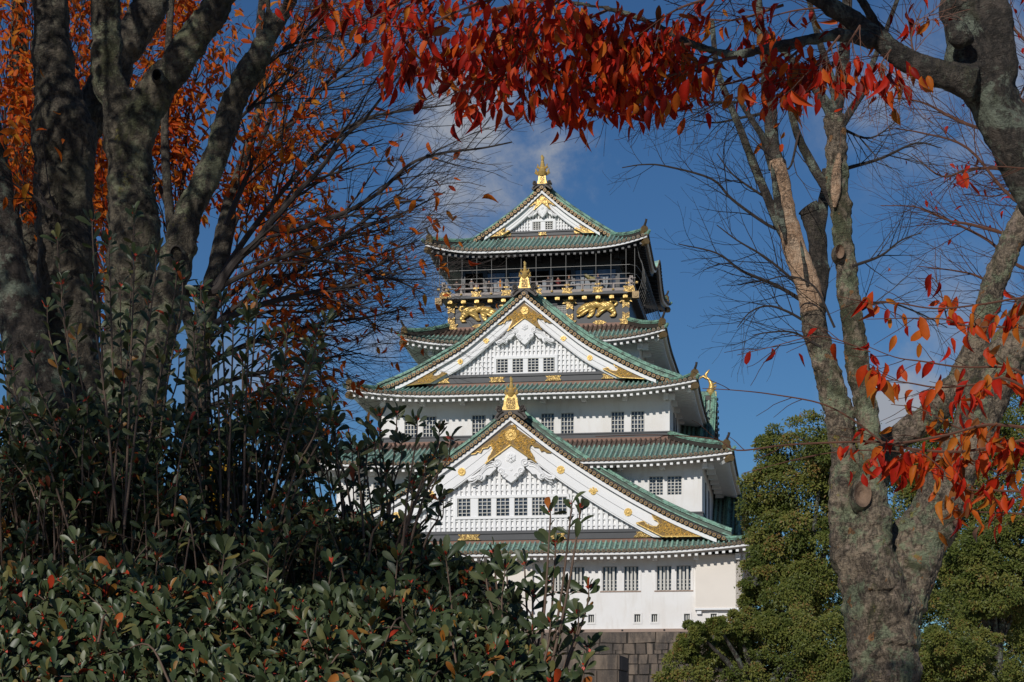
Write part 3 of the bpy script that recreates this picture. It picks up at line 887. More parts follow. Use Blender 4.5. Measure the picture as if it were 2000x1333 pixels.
def finial(parent, p, bw, bh, fh):
    """gilt bell-shaped pedestal carrying a ringed dolphin-fish with its tail up"""
    b = MB(); x, y, z = p
    hw = bw/2
    pol = [(-hw, 0), (-hw*.93, bh*.12), (-hw*.78, bh*.35), (-hw*.72, bh*.72), (-hw*.5, bh*.97), (hw*.5, bh*.97), (hw*.72, bh*.72), (hw*.78, bh*.35), (hw*.93, bh*.12), (hw, 0)]
    b.prism(pol[::-1], y - .28, y + .3, 0)
    inn = [(-hw*.48, bh*.08), (-hw*.5, bh*.45), (-hw*.40, bh*.78), (hw*.40, bh*.78), (hw*.5, bh*.45), (hw*.48, bh*.08)]
    inn = [(a, c) for a, c in inn]
    b.prism([(a, c) for a, c in inn[::-1]], y - .33, y - .27, 1)
    b.v[-1] += 0
    off = np.array([x, 0, z])
    for i in range(len(b.v)): b.v[i] = b.v[i] + off
    r = fh*.175
    prof = []
    zz = z + bh*.96
    # ringed body, narrowing to the tail
    hs = np.linspace(0, 1, 26)
    path = [(x, y + .05*math.sin(h*3)*fh, zz + h*fh*.82) for h in hs]
    rad = [r*(1.25 - 1.0*h**1.05)*(1.0 + .10*math.sin(h*42)) for h in hs]
    b.tube(path, rad, 12, 0)
    # head between the cheeks, side fins, tail blades
    b.tube([(x, y - .1, zz - .02*fh), (x, y - .25*r - .1, zz + .10*fh), (x, y - .1, zz + .2*fh)], [r*1.1, r*1.35, r*.9], 10, 0)
    for sg in (-1, 1):
        b.tube([(x + sg*r*1.1, y, zz + .02*fh), (x + sg*r*1.85, y, zz + .12*fh), (x + sg*r*1.7, y, zz + .22*fh), (x + sg*r*2.0, y, zz + .31*fh)], [r*.42, r*.5, r*.3, r*.1], 6, 0)
        b.tube([(x + sg*r*.7, y, zz + .33*fh), (x + sg*r*1.45, y, zz + .40*fh), (x + sg*r*1.2, y, zz + .47*fh), (x + sg*r*1.5, y, zz + .55*fh)], [r*.35, r*.4, r*.22, r*.08], 6, 0)
    b.tube([(x, y, zz + .72*fh), (x + .02, y + .02, zz + .86*fh), (x - .03*fh, y, zz + .95*fh), (x - .01*fh, y, zz + fh)], [r*.42, r*.5, r*.36, r*.12], 8, 0)
    part(b, 'finial', [M['gold'], M['fret_fine']], parent, False)

_win_cache = {}
def window(x0, x1, z0, z1, y, nx, nz_, bar=.045, parent=None, bars_only=False, side=None):
    """frame and grille as one part with its pane; y = plane of the grille"""
    key = (round(x1 - x0, 1), round(z1 - z0, 1), nx, nz_, bar, bars_only)
    if key not in _win_cache:
        w, h = x1 - x0, z1 - z0
        b = MB()
        t = .05
        b.box(0, w, -.03, .09, 0, t); b.box(0, w, -.03, .09, h - t, h); b.box(0, t, -.03, .09, t, h - t); b.box(w - t, w, -.03, .09, t, h - t)
        for i in range(1, nx):
            x = w*i/nx; q = bar*(2.6 if bars_only else (1.35 if nx % 2 == 0 and i == nx//2 else 1))
            b.box(x - q, x + q, -.02 if not bars_only else -.12, .055, t, h - t)
        for i in range(1, nz_):
            z = h*i/nz_; q = bar*.9
            if bars_only and i > nz_*.55: continue
            b.box(t, w - t, .06 if bars_only else .0, .10, z - q, z + q)
        g = MB(); g.box(.02, w - .02, .16, .2, .02, h - .02)
        fo = part(b, 'window', M['grille'], parent); go = part(g, 'pane', M['glass'], fo)
        _win_cache[key] = (fo, go); fo.location = (x0, y, z0)
        return fo
    fo, go = _win_cache[key]
    f2 = fo.copy(); C.objects.link(f2); f2.parent = castle; f2.location = (x0, y, z0)
    g2 = go.copy(); C.objects.link(g2); g2.parent = f2
    return f2

def wall_box(name, W, Vf, z0, z1, holes=(), reveal=.32, mats=None, sill=None, base=None):
    """one storey: front wall with openings (x0, x1, z0, z1), plain sides and back"""
    b = MB()
    xs = sorted({-W, W, *[h[0] for h in holes], *[h[1] for h in holes]})
    zs = sorted({z0, z1, *[h[2] for h in holes], *[h[3] for h in holes]})
    for i in range(len(xs) - 1):
        for j in range(len(zs) - 1):
            cx, cz = (xs[i] + xs[i+1])/2, (zs[j] + zs[j+1])/2
            if any(h[0] < cx < h[1] and h[2] < cz < h[3] for h in holes): continue
            b.add([(xs[i], Vf, zs[j]), (xs[i+1], Vf, zs[j]), (xs[i+1], Vf, zs[j+1]), (xs[i], Vf, zs[j+1])], [(0, 1, 2, 3)])
    for x0, x1, a, c in holes:
        y1 = Vf + reveal
        b.add([(x0, Vf, a), (x0, y1, a), (x0, y1, c), (x0, Vf, c)], [(0, 1, 2, 3)])
        b.add([(x1, Vf, a), (x1, Vf, c), (x1, y1, c), (x1, y1, a)], [(0, 1, 2, 3)])
        b.add([(x0, Vf, c), (x0, y1, c), (x1, y1, c), (x1, Vf, c)], [(0, 1, 2, 3)])
        b.add([(x0, Vf, a), (x1, Vf, a), (x1, y1, a), (x0, y1, a)], [(0, 1, 2, 3)])
        b.add([(x0, y1 + .22, a), (x1, y1 + .22, a), (x1, y1 + .22, c), (x0, y1 + .22, c)], [(0, 1, 2, 3)], 1)
    Vb = 2*VC - Vf
    b.add([(W, Vf, z0), (W, Vb, z0), (W, Vb, z1), (W, Vf, z1)], [(0, 1, 2, 3)])
    b.add([(-W, Vf, z0), (-W, Vf, z1), (-W, Vb, z1), (-W, Vb, z0)], [(0, 1, 2, 3)])
    b.add([(-W, Vb, z0), (-W, Vb, z1), (W, Vb, z1), (W, Vb, z0)], [(0, 1, 2, 3)])
    if base:
        b.box(-W - .08, W + .08, Vf - .08, Vb + .08, base[0], base[1], 2)
        b.box(-W - .16, W + .16, Vf - .16, Vb + .16, base[1] - .12, base[1], 2)
    return part(b, name, mats or [M['plaster'], M['hole'], M['beam']])

def px_rect(x0, x1, y0, y1, V):
    a = loc(x0, y1, V); c = loc(x1, y0, V)
    return [a[0], c[0], a[1], c[1]]

# ---- storey 1: barred windows, small loopholes, overhanging stone-drop bays
big = [px_rect(a, c, 1106, 1154.5, 0) for a, c in ((1076, 1104), (1113, 1141), (1177, 1205), (1219, 1247), (1283, 1311.5), (1321, 1349))]
zl, zh = big[3][2], big[3][3]
big = [[h[0], h[1], zl, zh] for h in big]
big += [[-h[1], -h[0], zl, zh] for h in big]
small = [px_rect(a, c, 1200, 1216, 0) for a, c in ((1149, 1160.5), (1239, 1251), (1272.5, 1284), (1336, 1347.5), (1388, 1400))]
small = [[h[0], h[1], small[1][2], small[1][3]] for h in small]
small += [[-h[1], -h[0], h[2], h[3]] for h in small]
wall_box('wall', 19.38, 0, 9.1, 15.5, big + small, .3)
for h in big: window(h[0], h[1], h[2], h[3], .2, 4, 7, .035, None, True)
for h in small: window(h[0], h[1], h[2], h[3], .2, 3, 1, .04)
for h in small:                                  # splayed surrounds
    b = MB(); o = .14
    x0, x1, a, c = h
    for q in ([(x0-o, a-o), (x1+o, a-o), (x1, a), (x0, a)], [(x0-o, c+o), (x0, c), (x1, c), (x1+o, c+o)], [(x0-o, a-o), (x0, a), (x0, c), (x0-o, c+o)], [(x1, a), (x1+o, a-o), (x1+o, c+o), (x1, c)]):
        b.add([(x, -.05, z) for x, z in q], [(0, 1, 2, 3)])
    part(b, 'window_surround', M['plaster'])
prs = sorted(big)
for i in range(0, len(prs), 2):
    b = MB(); x0, x1, a, c = prs[i][0], prs[i+1][1], prs[i][2], prs[i][3]
    b.box(x0 - .22, x1 + .22, -.06, .0, c, c + .12); b.box(x0 - .22, x1 + .22, -.06, .0, a - .1, a, 1)
    b.box(x0 - .22, x0 - .08, -.05, .0, a, c); b.box(x1 + .08, x1 + .22, -.05, .0, a, c)
    part(b, 'window_surround', [M['plaster'], M['mortar']])
for x0, x1 in ((15.89, 19.85), (-1.84, 1.84), (-19.85, -15.89)):
    b = MB()
    zb = 10.85
    y0 = -.42
    b.box(x0, x1, y0, 0.02, zb, 15.35); b.box(x0 - .05, x1 + .05, y0 - .08, .0, zb - .16, zb, 1)
    if x1 > 19: b.box(19.3, 19.85, -.42, 4.2, zb, 15.35); b.box(19.3, 19.93, -.42, 4.2, zb - .16, zb, 1)
    if x0 < -19: b.box(-19.85, -19.3, -.42, 4.2, zb, 15.35)
    for k in (x0 + .1, x1 - .5):
        b.prism([(k, zb - .16), (k + .4, zb - .16), (k + .4, zb - .5), (k, zb - .5)][::-1], -.32, 0, 1)
    part(b, 'overhanging_bay', [M['cream'], M['white']])

# ---- storey 2 and 3, 4
h2 = [px_rect(a, c, 929.8, 967.3, 2.6) for a, c in ((1267.7, 1295.3), (1303.3, 1331.8))]
h2 = [[h[0], h[1], h2[1][2], h2[1][3]] for h in h2]; h2 += [[-h[1], -h[0], h[2], h[3]] for h in h2]
wall_box('wall', 16.30, 2.6, 16, 24.0, h2, .16, None, None, (17.2, 19.4))
for h in h2: window(*h, 2.72, 4, 6, .035)
h3 = [px_rect(a, c, 803, 845.5, 7.02) for a, c in ((1057, 1082), (1095.5, 1121), (1194, 1219.3), (1232.6, 1258.6))]
h3 = [[h[0], h[1], h3[3][2], h3[3][3]] for h in h3]
h3 += [px_rect(a, c, 811, 853, 7.02)[:2] + h3[0][2:] for a, c in ((790, 814), (826, 852), (922, 948), (961, 986))]
wall_box('wall', 13.19, 7.02, 26, 30.9, h3, .16, None, None, (26.3, 27.15))
for h in h3: window(*h, 7.14, 4, 5, .035)
wall_box('wall', 9.86, 14.2, 31, 37.0)
for sg in (-1, 1):                               # tall slit windows on the flanks
    for W_, V_, z0, z1 in ((16.3, 8, 19.6, 22.6), (16.3, 14, 19.6, 22.6), (13.19, 12, 27.4, 29.6), (13.19, 15, 27.4, 29.6), (13.19, 41, 27.4, 29.6)):
        b = MB()
        b.box(sg*W_ - .02, sg*W_ + .06*sg, V_, V_ + 1.3, z0, z1) if sg > 0 else b.box(-W_ - .06, -W_ + .02, V_, V_ + 1.3, z0, z1)
        part(b, 'side_window', M['glass'])

# ---- roofs
R1c = [(0, 27.48), (3.75, 24.55), (9.0, 21.08), (13.4, 18.62), (17.7, 16.68), (19.4, 16.05), (21.9, 15.33)]
R3c = [(0, 39.65), (2.7, 37.4), (5.4, 35.25), (8.3, 33.57), (10.4, 32.5), (11.85, 31.85), (13.6, 31.2), (15.82, 30.2)]
R5c = [(0, 52.6), (2.1, 50.75), (3.8, 49.5), (5.6, 48.3), (7.2, 47.3), (8.7, 46.45), (10.69, 45.55)]
cv1, r1 = irimoya(21.9, -2.4, 15.63, .8, R1c, 18.2, -.1, -1.0, 16.63, 2.4, 7.0, 16.2)
skirt_roof('roof', 19.07, .09, 23.74, .6, 13.19, 7.02, 26.45, 2.5, brown=.70)
cv3, r3 = irimoya(15.82, 3.95, 30.5, .8, R3c, 13.6, 7.9, 7.1, 31.75, 2.9, 16.4, 9.8)
skirt_roof('roof', 12.55, 11.57, 36.55, .9, 8.67, 16.42, 38.8, 2.6, brown=.55)
kara = lambda v: 1.9*np.exp(-((v - 29.3)/3.0)**2) - .25*np.exp(-((np.abs(v - 29.3) - 7)/2.5)**2)
cv5, r5 = irimoya(10.69, 14.24, 45.85, .95, R5c, 7.0, 19.4, 18.8, 48.1, 3.2, 29.3, 0.0, True, kara)

w1 = [px_rect(a, c, 973, 1009, .25)[:2] for a, c in ((890, 915), (929, 955.5), (964.5, 990.5), (999.5, 1026), (1034, 1061), (1077, 1102))]
cz = (w1[0][0] + w1[-1][1])/2
w1 = [(a - cz, c - cz) for a, c in w1]
zz = px_rect(996, 1000, 973, 1009, .25)
gable(r1, cv1, -1.0, -.1, 17.72, (17.72, 16.92), 1.0, 1.95, .30, 1.5, 18.2, 1.0, w1, (w1[0][0] - .05, w1[-1][1] + .05, zz[2], zz[3]),
      dict(w=1.28, h=1.25, z=loc(996, 802, -.5)[1], bw=1.6, bh=1.36, fh=1.62, tip=1.3), [(4.33, 'disc'), (7.15, 'leaf'), (10.15, 'disc')], (-3.75, 3.75), xend=17.7, dull=True)
w3 = [px_rect(a, c, 700, 728, 8.2)[:2] for a, c in ((966.8, 988.5), (996.8, 1017.8), (1026.8, 1048.5), (1056.8, 1078.6))]
cz = (w3[0][0] + w3[-1][1])/2
w3 = [(a - cz, c - cz) for a, c in w3]
zz = px_rect(1020, 1024, 701, 728.5, 8.2)
gable(r3, cv3, 7.1, 7.95, 32.82, (32.82, 32.08), .70, 1.18, .28, 1.5, 13.4, .86, w3, (w3[0][0] - .05, w3[-1][1] + .05, zz[2], zz[3]),
      dict(w=1.1, h=1.1, z=loc(1024, 564, 7.6)[1], bw=1.16, bh=1.05, fh=1.5, ky=1.06, tip=.92), [(3.55, 'leaf'), (5.95, 'disc')], (-2.6, 2.6), xend=11.95)
w5 = [px_rect(a, c, 434, 450.5, 19.9)[:2] for a, c in ((1039.3, 1054.3), (1062.5, 1077))]
cz = (w5[0][0] + w5[-1][1])/2
w5 = [(a - cz, c - cz) for a, c in w5]
zz = px_rect(1056, 1060, 434.5, 451, 19.9)
gable(r5, cv5, 18.8, 19.55, 48.84, (48.84, 48.37), .37, .78, .24, 1.15, 6.9, .62, w5, (w5[0][0] - .05, w5[-1][1] + .05, zz[2], zz[3]),
      dict(w=.9, h=.85, z=loc(1058, 359.5, 19.2)[1], bw=.98, bh=.95, fh=1.95, ky=1.15, tip=.45), (), (0,), ridge_back=1.2, xend=5.65)

# ---- storey 5: black lacquer box with gilt tigers
V5, W5 = 16.42, 8.67
def z_at(py, V, U=0): return EYE + (Y_HOR - py)/F_PX*(160 - U*_s + V*_c)
zt5 = z_at(577, V5)
b = MB()
b.box(-W5, W5, V5, 2*VC - V5, 38.3, zt5)
part(b, 'wall', M['black'])
b = MB()
zl0, zl1 = z_at(641, V5), z_at(628, V5)
zu0, zu1 = z_at(597, V5), z_at(588, V5)
b.box(-W5 - .06, W5 + .06, V5 - .10, V5 + .1, zl0, zl1); b.box(-W5 - .06, W5 + .06, V5 - .10, V5 + .1, zu0, zu1)
b.box(-W5 - .3, W5 + .3, V5 - .35, 2*VC - V5 + .3, zu1 + .22, zt5 + .1)
for x0, x1 in ((-W5 - .05, -W5 + .55), (W5 - .55, W5 + .05), (2.75, 3.35), (-3.35, -2.75)):
    b.box(x0, x1, V5 - .16, V5 + .1, zl1, zu0)
part(b, 'wall_frame', M['beam'])
for x0, x1 in ((1.9, 2.72), (-2.72, -1.9)):
    window(x0, x1, zu0 - 1.35, zu0 - .1, V5 - .06, 4, 6, .02)
g_ = MB()                                       # gilt fittings of the frame
def bow(b, x, z, w, h, y):
    b.prism([(x - w, z - h), (x - w*.72, z), (x - w, z + h), (x + w, z + h), (x + w*.72, z), (x + w, z - h)], y, y + .07)
def strap(b, x, z0, z1, w, y, up):
    n = .22*(1 if up else -1)
    if up: pol = [(x - w, z0), (x + w, z0), (x + w, z1), (x, z1 - .18), (x - w, z1)]
    else: pol = [(x - w, z1), (x - w, z0), (x, z0 + .18), (x + w, z0), (x + w, z1)]
    b.prism(pol if up else pol, y, y + .06)
def plaque(b, x, z, w, h, y):
    pol = [(x + w*math.cos(a)*(1 + .12*math.cos(6*a)), z + h*math.sin(a)*(1 + .10*math.cos(8*a))) for a in np.linspace(0, 2*math.pi, 25)[:-1]]
    b.prism(pol, y, y + .06)
for x, kind in ((-W5 + .25, 'c'), (W5 - .25, 'c'), (3.05, 'm'), (-3.05, 'm')):
    g = MB()
    bow(g, x, (zu0 + zu1)/2, .72 if kind == 'm' else .62, .21, V5 - .24)
    strap(g, x, zu0 - .55, zu0 + .02, .33, V5 - .22, False)
    part(g, 'gold_fitting', M['fret_fine'])
    g = MB()
    bow(g, x, (zl0 + zl1)/2, .66, .25, V5 - .24); strap(g, x, zl1 - .02, zl1 + .62, .33, V5 - .22, True)
    part(g, 'gold_fitting', M['fret_fine'])
for x in (-5.75, 5.9, 0):
    for z in ((zu0 + zu1)/2, (zl0 + zl1)/2):
        g = MB(); plaque(g, x, z, .60, .2, V5 - .17); part(g, 'gold_plaque', M['fret_fine'])
zs = z_at(583.5, 15.5)
for k in range(14):
    x = -W5 + .25 + k*(2*W5 - .5)/13
    g = MB()
    g.box(x - .21, x + .21, 15.55, V5 - .35, zs - .17, zs + .17)
    g.cyl((x, 15.55, zs), (0, -1, 0), .12, .05, 10); part(g, 'gold_stud', M['gold'])

def tiger(x0, z0, w, flip):
    """embossed gilt tiger stalking with lowered head: a height field grown from tapered limbs, one mesh"""
    # skeleton in units of the body length, head to the left: (x, z, r)
    S = [[(.30, .62, .15), (.45, .64, .165), (.60, .62, .15), (.74, .62, .165)],                      # trunk
         [(.30, .60, .16), (.20, .52, .14), (.14, .46, .12)],                                         # neck
         [(.14, .45, .125), (.085, .36, .095), (.045, .29, .06)],                                     # head, muzzle
         [(.115, .56, .035), (.10, .60, .02)], [(.20, .57, .035), (.205, .62, .02)],                  # ears
         [(.28, .52, .11), (.20, .33, .075), (.12, .18, .055), (.03, .12, .05)],                      # reaching foreleg
         [(.36, .50, .11), (.37, .30, .075), (.34, .14, .06), (.29, .09, .055)],                      # second foreleg
         [(.70, .55, .15), (.60, .36, .10), (.55, .22, .06), (.51, .14, .06)],                        # near hind leg
         [(.78, .55, .15), (.86, .36, .10), (.93, .22, .06), (.90, .10, .06), (.86, .09, .055)],      # far hind leg
         [(.80, .72, .06), (.87, .82, .045), (.95, .80, .04), (.98, .68, .04), (.93, .58, .04), (.88, .58, .035)]]  # tail
    nx, nz2 = 92, 66
    X, Z = np.meshgrid(np.linspace(-.03, 1.05, nx), np.linspace(0, .95, nz2), indexing='ij')
    H = np.zeros_like(X)
    for k, ch in enumerate(S):
        for (xa, za, ra), (xb, zb, rb) in zip(ch[:-1], ch[1:]):
            dx, dz = xb - xa, zb - za
            t = np.clip(((X - xa)*dx + (Z - za)*dz)/(dx*dx + dz*dz), 0, 1)
            r = ra + (rb - ra)*t
            d = np.hypot(X - xa - t*dx, Z - za - t*dz)
            h = np.sqrt(np.clip(r*r - d*d, 0, None))
            H = np.maximum(H, h + np.where(h > 0, .02*(k % 3), 0))
    st = np.sin(X*46 + 6*np.sin(Z*9) + 2)*np.where(H > .06, 1, 0)
    H = np.where(H > .004, H + .012*st, 0)
    keep = H > .004
    idx = -np.ones(X.shape, int); v = []; f = []
    def vert(i, j):
        if idx[i, j] < 0:
            x = X[i, j]
            if flip: x = 1.02 - x
            idx[i, j] = len(v); v.append((x0 + x*w, V5 - .10 - H[i, j]*w*.55, z0 + Z[i, j]*w*.52))
        return idx[i, j]
    for i in range(nx - 1):
        for j in range(nz2 - 1):
            if keep[i:i+2, j:j+2].sum() >= 3:
                q = [vert(i, j), vert(i+1, j), vert(i+1, j+1), vert(i, j+1)]
                f.append(q[::-1] if flip else q)
    b = MB(); b.add(v, np.array(f))
    ex = .085 if not flip else 1.02 - .085
    part(b, 'gold_tiger', M['gold'], None, True)
a = loc(1127, 623, V5); c = loc(1206, 588, V5)
tiger(a[0], z_at(624, V5, 4), c[0] - a[0], False)
tiger(-(c[0] + .15), z_at(632, V5, -6), c[0] - a[0], True)

# ---- balcony round the top storey
zr0 = z_at(571.5, 15.5); zdeck = zr0 + .05
b = MB()
b.box(-9.35, 9.35, 15.3, 2*VC - 15.3, zr0 - .40, zr0 - .12)
part(b, 'balcony_floor', M['beam'])
b = MB()
def rail_run(b, y, x0, x1):
    b.box(x0, x1, y - .14, y + .14, zr0 - .12, zr0 + .14)
    b.box(x0 - .25, x1 + .25, y - .08, y + .08, zr0 + .52, zr0 + .64)
    b.tube([(x0 - .4, y, zr0 + 1.06), (x0, y, zr0 + 1.0), (x1, y, zr0 + 1.0), (x1 + .4, y, zr0 + 1.06)], .055, 8)
    n = 13
    for k in range(n):
        x = x0 + .25 + k*(x1 - x0 - .5)/(n - 1)
        b.box(x - .11, x + .11, y - .10, y + .10, zr0 + .14, zr0 + (.93 if k % 2 == 0 else .52))
rail_run(b, 15.5, -9.0, 9.0)
for sg in (-1, 1):
    x = sg*9.0
    y0, y1 = 15.4, 2*VC - 15.4
    b.box(x - .12, x + .12, y0, y1, zr0 - .12, zr0 + .14); b.box(x - .08, x + .08, y0 - .3, y1, zr0 + .52, zr0 + .64); b.box(x - .07, x + .07, y0 - .4, y1, zr0 + .95, zr0 + 1.07)
    for k in range(18):
        y = y0 + k*(y1 - y0)/17; b.box(x - .11, x + .11, y - .1, y + .1, zr0 + .14, zr0 + .95)
    b.box(x - .17, x + .17, 15.33, 15.67, zr0 - .3, zr0 + 1.25)
ro = part(b, 'balcony_railing', M['rail'])
for k in range(13):
    x = -8.75 + k*17.5/12
    g = MB()
    if k % 2 == 0:
        bow(g, x, zr0 + .02, .52, .26, 15.29); bow(g, x, zr0 + .58, .30, .08, 15.39)
        part(g, 'gold_fitting', M['fret_fine'], ro)
    else:
        g.lathe((x, 15.31, zr0 - .1), [(.0, 0), (.1, .03), (.13, .1), (.1, .17), (0, .2)], 8); part(g, 'gold_stud', M['gold'], ro, True)
for sg in (-1, 1):
    g = MB(); g.box(sg*9 - .34, sg*9 + .34, 15.1, 15.3, zr0 - .35, zr0 + .12); part(g, 'gold_fitting', M['fret_fine'], ro); g = MB(); g.box(sg*9.5 - .14, sg*9.5 + .14, 15.36, 15.64, zr0 + .5, zr0 + .68); part(g, 'gold_fitting', M['fret_fine'], ro)
    g = MB(); g.box(sg*9.45 - .32, sg*9.45 + .32, 14.95, 15.6, zr0 - .95, zr0 - .32); g.cyl((sg*9.45, 14.95, zr0 - .64), (0, -1, 0), .2, .06, 10); part(g, 'corner_beam_end', M['oldgold'], ro)

# ---- top storey: dark gallery behind glass
zt6 = 46.0
b = MB()
W6, V6 = 7.7, 17.7
b.box(-W6, W6, V6 + 2.6, V6 + 2.8, zdeck - .4, zt6); b.box(-W6, -W6 + .2, V6, 2*VC - V6, zdeck - .4, zt6); b.box(W6 - .2, W6, V6, 2*VC - V6, zdeck - .4, zt6)
b.box(-W6, W6, 2*VC - V6 - .2, 2*VC - V6, zdeck - .4, zt6)
b.box(-W6 - .1, W6 + .1, V6, V6 + 2.6, zt6 - 1.3, zt6 - .2)
for k in range(8):
    x = -W6 + .2 + k*(2*W6 - .4)/7
    b.box(x - .2, x + .2, V6 - .1, V6 + .3, zdeck - .4, zt6)
b.box(-W6, W6, V6 - .02, V6 + .2, zr0 + 2.55, zt6)
part(b, 'gallery_wall', M['black'])
for k in (1, 2, 5, 6):
    g = MB(); x = -W6 + .4 + k*(2*W6 - .4)/7
    g.box(x, x + 1.78, V6 + .05, V6 + .09, zdeck - .3, zr0 + 2.5)
    part(g, 'gallery_glass', M['glass'])
rs = random.Random(4); M['board'] = plain('pale_blue_grey_board', (.17, .19, .21), .5)
for x0, x1 in ((-5.4, -2.9), (3.0, 6.5), (-.4, 1.2)):
    x = x0; g = MB()
    while x < x1:
        w = rs.uniform(.35, .7); h = rs.uniform(1.1, 1.75)
        g.box(x, x + w*.8, V6 - .25, V6 - .2, zdeck + .75, zdeck + h); x += w
    g.box(x0, x1, V6 - .3, V6 - .24, zdeck + .35, zdeck + .85)
    part(g, 'pale_board', M['board'])  # row of pale boards of uneven height in the gallery
g = MB(); g.tube([(4.3, V6 - .4, zdeck + 2.0), (4.9, V6 - .4, zdeck + 1.5), (5.9, V6 - .4, zdeck + 1.35), (5.3, V6 - .4, zdeck + .9)], [.1, .24, .2, .08], 8)
part(g, 'display_ornament', plain('dull_olive_gilt', (.22, .19, .07), .5), None, True)

# ---- safety net poles hung from the top eave, and the net wires bowed out at the flank
def net_pole(x, y, z0, z1, r=.024):
    b = MB(); b.tube([(x, y, z0), (x, y, z1)], r, 6); return part(b, 'net_pole', M['steel'])
zn0, zn1 = zr0 + .2, 45.35
for k in range(13):
    net_pole(-8.55 + k*17.1/12, 14.95, zn0, zn1 + .5*abs((k - 6)/6)**2.5)
for sg in (-1, 1): net_pole(sg*9.35, 15.15, zn0, zn1 + .55)
b = MB()
for z in (z_at(524, 15), z_at(541, 15)):
    b.tube([(-9.7, 18, z), (-9.5, 15.6, z), (-8.9, 14.95, z), (8.9, 14.95, z), (9.5, 15.6, z), (9.7, 18, z), (9.7, 41, z)], .02, 5)
part(b, 'net_rail', M['steel'])
for sg in (-1, 1):
    b = MB()
    for k in range(24 if sg > 0 else 10):
        y = 15.4 + k*1.1
        b.tube([(sg*(9.55 + .55*math.sin(math.pi*t)*(1 if t > .3 else .6) - .5*max(0, t - .75)), y - .2*t, 46.0 - t*(46.0 - zr0 + .9)) for t in np.linspace(0, 1, 14)], .018, 4)
    part(b, 'net_wire', M['steel'])

# ---- gabled dormer roofs on the right and left flanks
def flank_gable(x_end, x_in, yc, half, zr, zf, fin):
    for sg in (1, -1):
        b = MB()
        n = int(half/PER)
        for side in (-1, 1):
            S = None
            def surf(a, t, side=side):
                x = sg*(x_in + (a + (x_end - x_in)/2 + 0)*1.0)
                xx = (x_in + x_end)/2 + a
                y = yc + side*half*(1 - t)
                z = zf + (zr - zf)*(t**1.18)
                return np.stack(np.broadcast_arrays(sg*xx, y, z), -1)
            roll_surface(b, math.hypot(half, zr - zf), surf, (x_end - x_in)/2, lambda a: 1.0)
        o = part(b, 'flank_gable_roof', [M['pan'], M['tile'], M['tile_brown']], None, True)
        e = MB()
        for side in (-1, 1):
            t = np.linspace(0, 1, 14)
            P = np.stack([0*t + sg*(x_end - .1), yc + side*half*(1 - t), zf + (zr - zf)*t**1.18 + .12], 1)
            ridge_bar(e, P, .5, .55)
            P2 = P.copy(); P2[:, 0] -= sg*1.1
            ridge_bar(e, P2, .45, .5)
            for q in P[::1]: e.cyl(q + [sg*.3, 0, -.1], (sg, 0, 0), .15, .1, 8, 1)
        ridge_bar(e, [(sg*x_in, yc, zr), (sg*(x_in + x_end)/2, yc, zr), (sg*(x_end + .1), yc, zr)], .6, .7)
        part(e, 'gable_ridge', [M['ridge'], M['bronze']], o)
        w = MB()
        w.add([(sg*(x_end - .7), yc - half*.93, zf), (sg*(x_end - .7), yc + half*.93, zf), (sg*(x_end - .7), yc, zr - .2)], [(0, 1, 2)])
        w.box(min(sg*x_end, sg*(x_end + .12)), max(sg*x_end, sg*(x_end + .12)), yc - .3, yc + .3, zr - .1, zr + .75, 1)
        part(w, 'gable_wall', [M['white'], M['gold']], o)
        if fin:
            s = MB(); x0 = sg*(x_end - .55); z0 = zr + .68
            t = np.linspace(0, 1, 22)
            # leaping dolphin-fish in profile: head down on the ridge, tail forked in the air
            px_ = [x0 + sg*(.05 - .62*math.sin(math.pi*u*.75)*0 + (-.55*u + .75*math.sin(2.6*u)*.55)) for u in t]
            pz_ = [z0 + 1.55*u for u in t]
            s.tube([(px_[i], yc, pz_[i]) for i in range(22)], [.40*(1 - .82*u)*(1 + .08*math.sin(u*38)) + .02 for u in t], 10)
            X, Z = px_[-1], pz_[-1]
            s.tube([(X, yc, Z - .1), (X - sg*.1, yc, Z + .3), (X + sg*.15, yc, Z + .62), (X + sg*.28, yc, Z + .78)], [.12, .15, .1, .02], 7)
            s.tube([(X, yc, Z - .15), (X - sg*.35, yc, Z + .12), (X - sg*.65, yc, Z - .02), (X - sg*.78, yc, Z - .22)], [.12, .14, .1, .02], 7)
            for u in (.15, .35, .55):
                i = int(u*21); s.tube([(px_[i], yc, pz_[i]), (px_[i] + sg*.45, yc, pz_[i] + .12), (px_[i] + sg*.5, yc, pz_[i] + .3)], [.14, .09, .01], 6)
            s.tube([(x0 - sg*.1, yc, z0 - .05), (x0 + sg*.2, yc, z0 + .1)], [.5, .4], 8)
            part(s, 'finial', M['gold'], o, True)
flank_gable(16.4, 12.5, 26.5, 7.0, z_at(781, 26.5, 16), 27.2, True)
flank_gable(19.0, 15.5, 25.5, 8.5, z_at(967, 25.5, 18.5), 17.2, False)

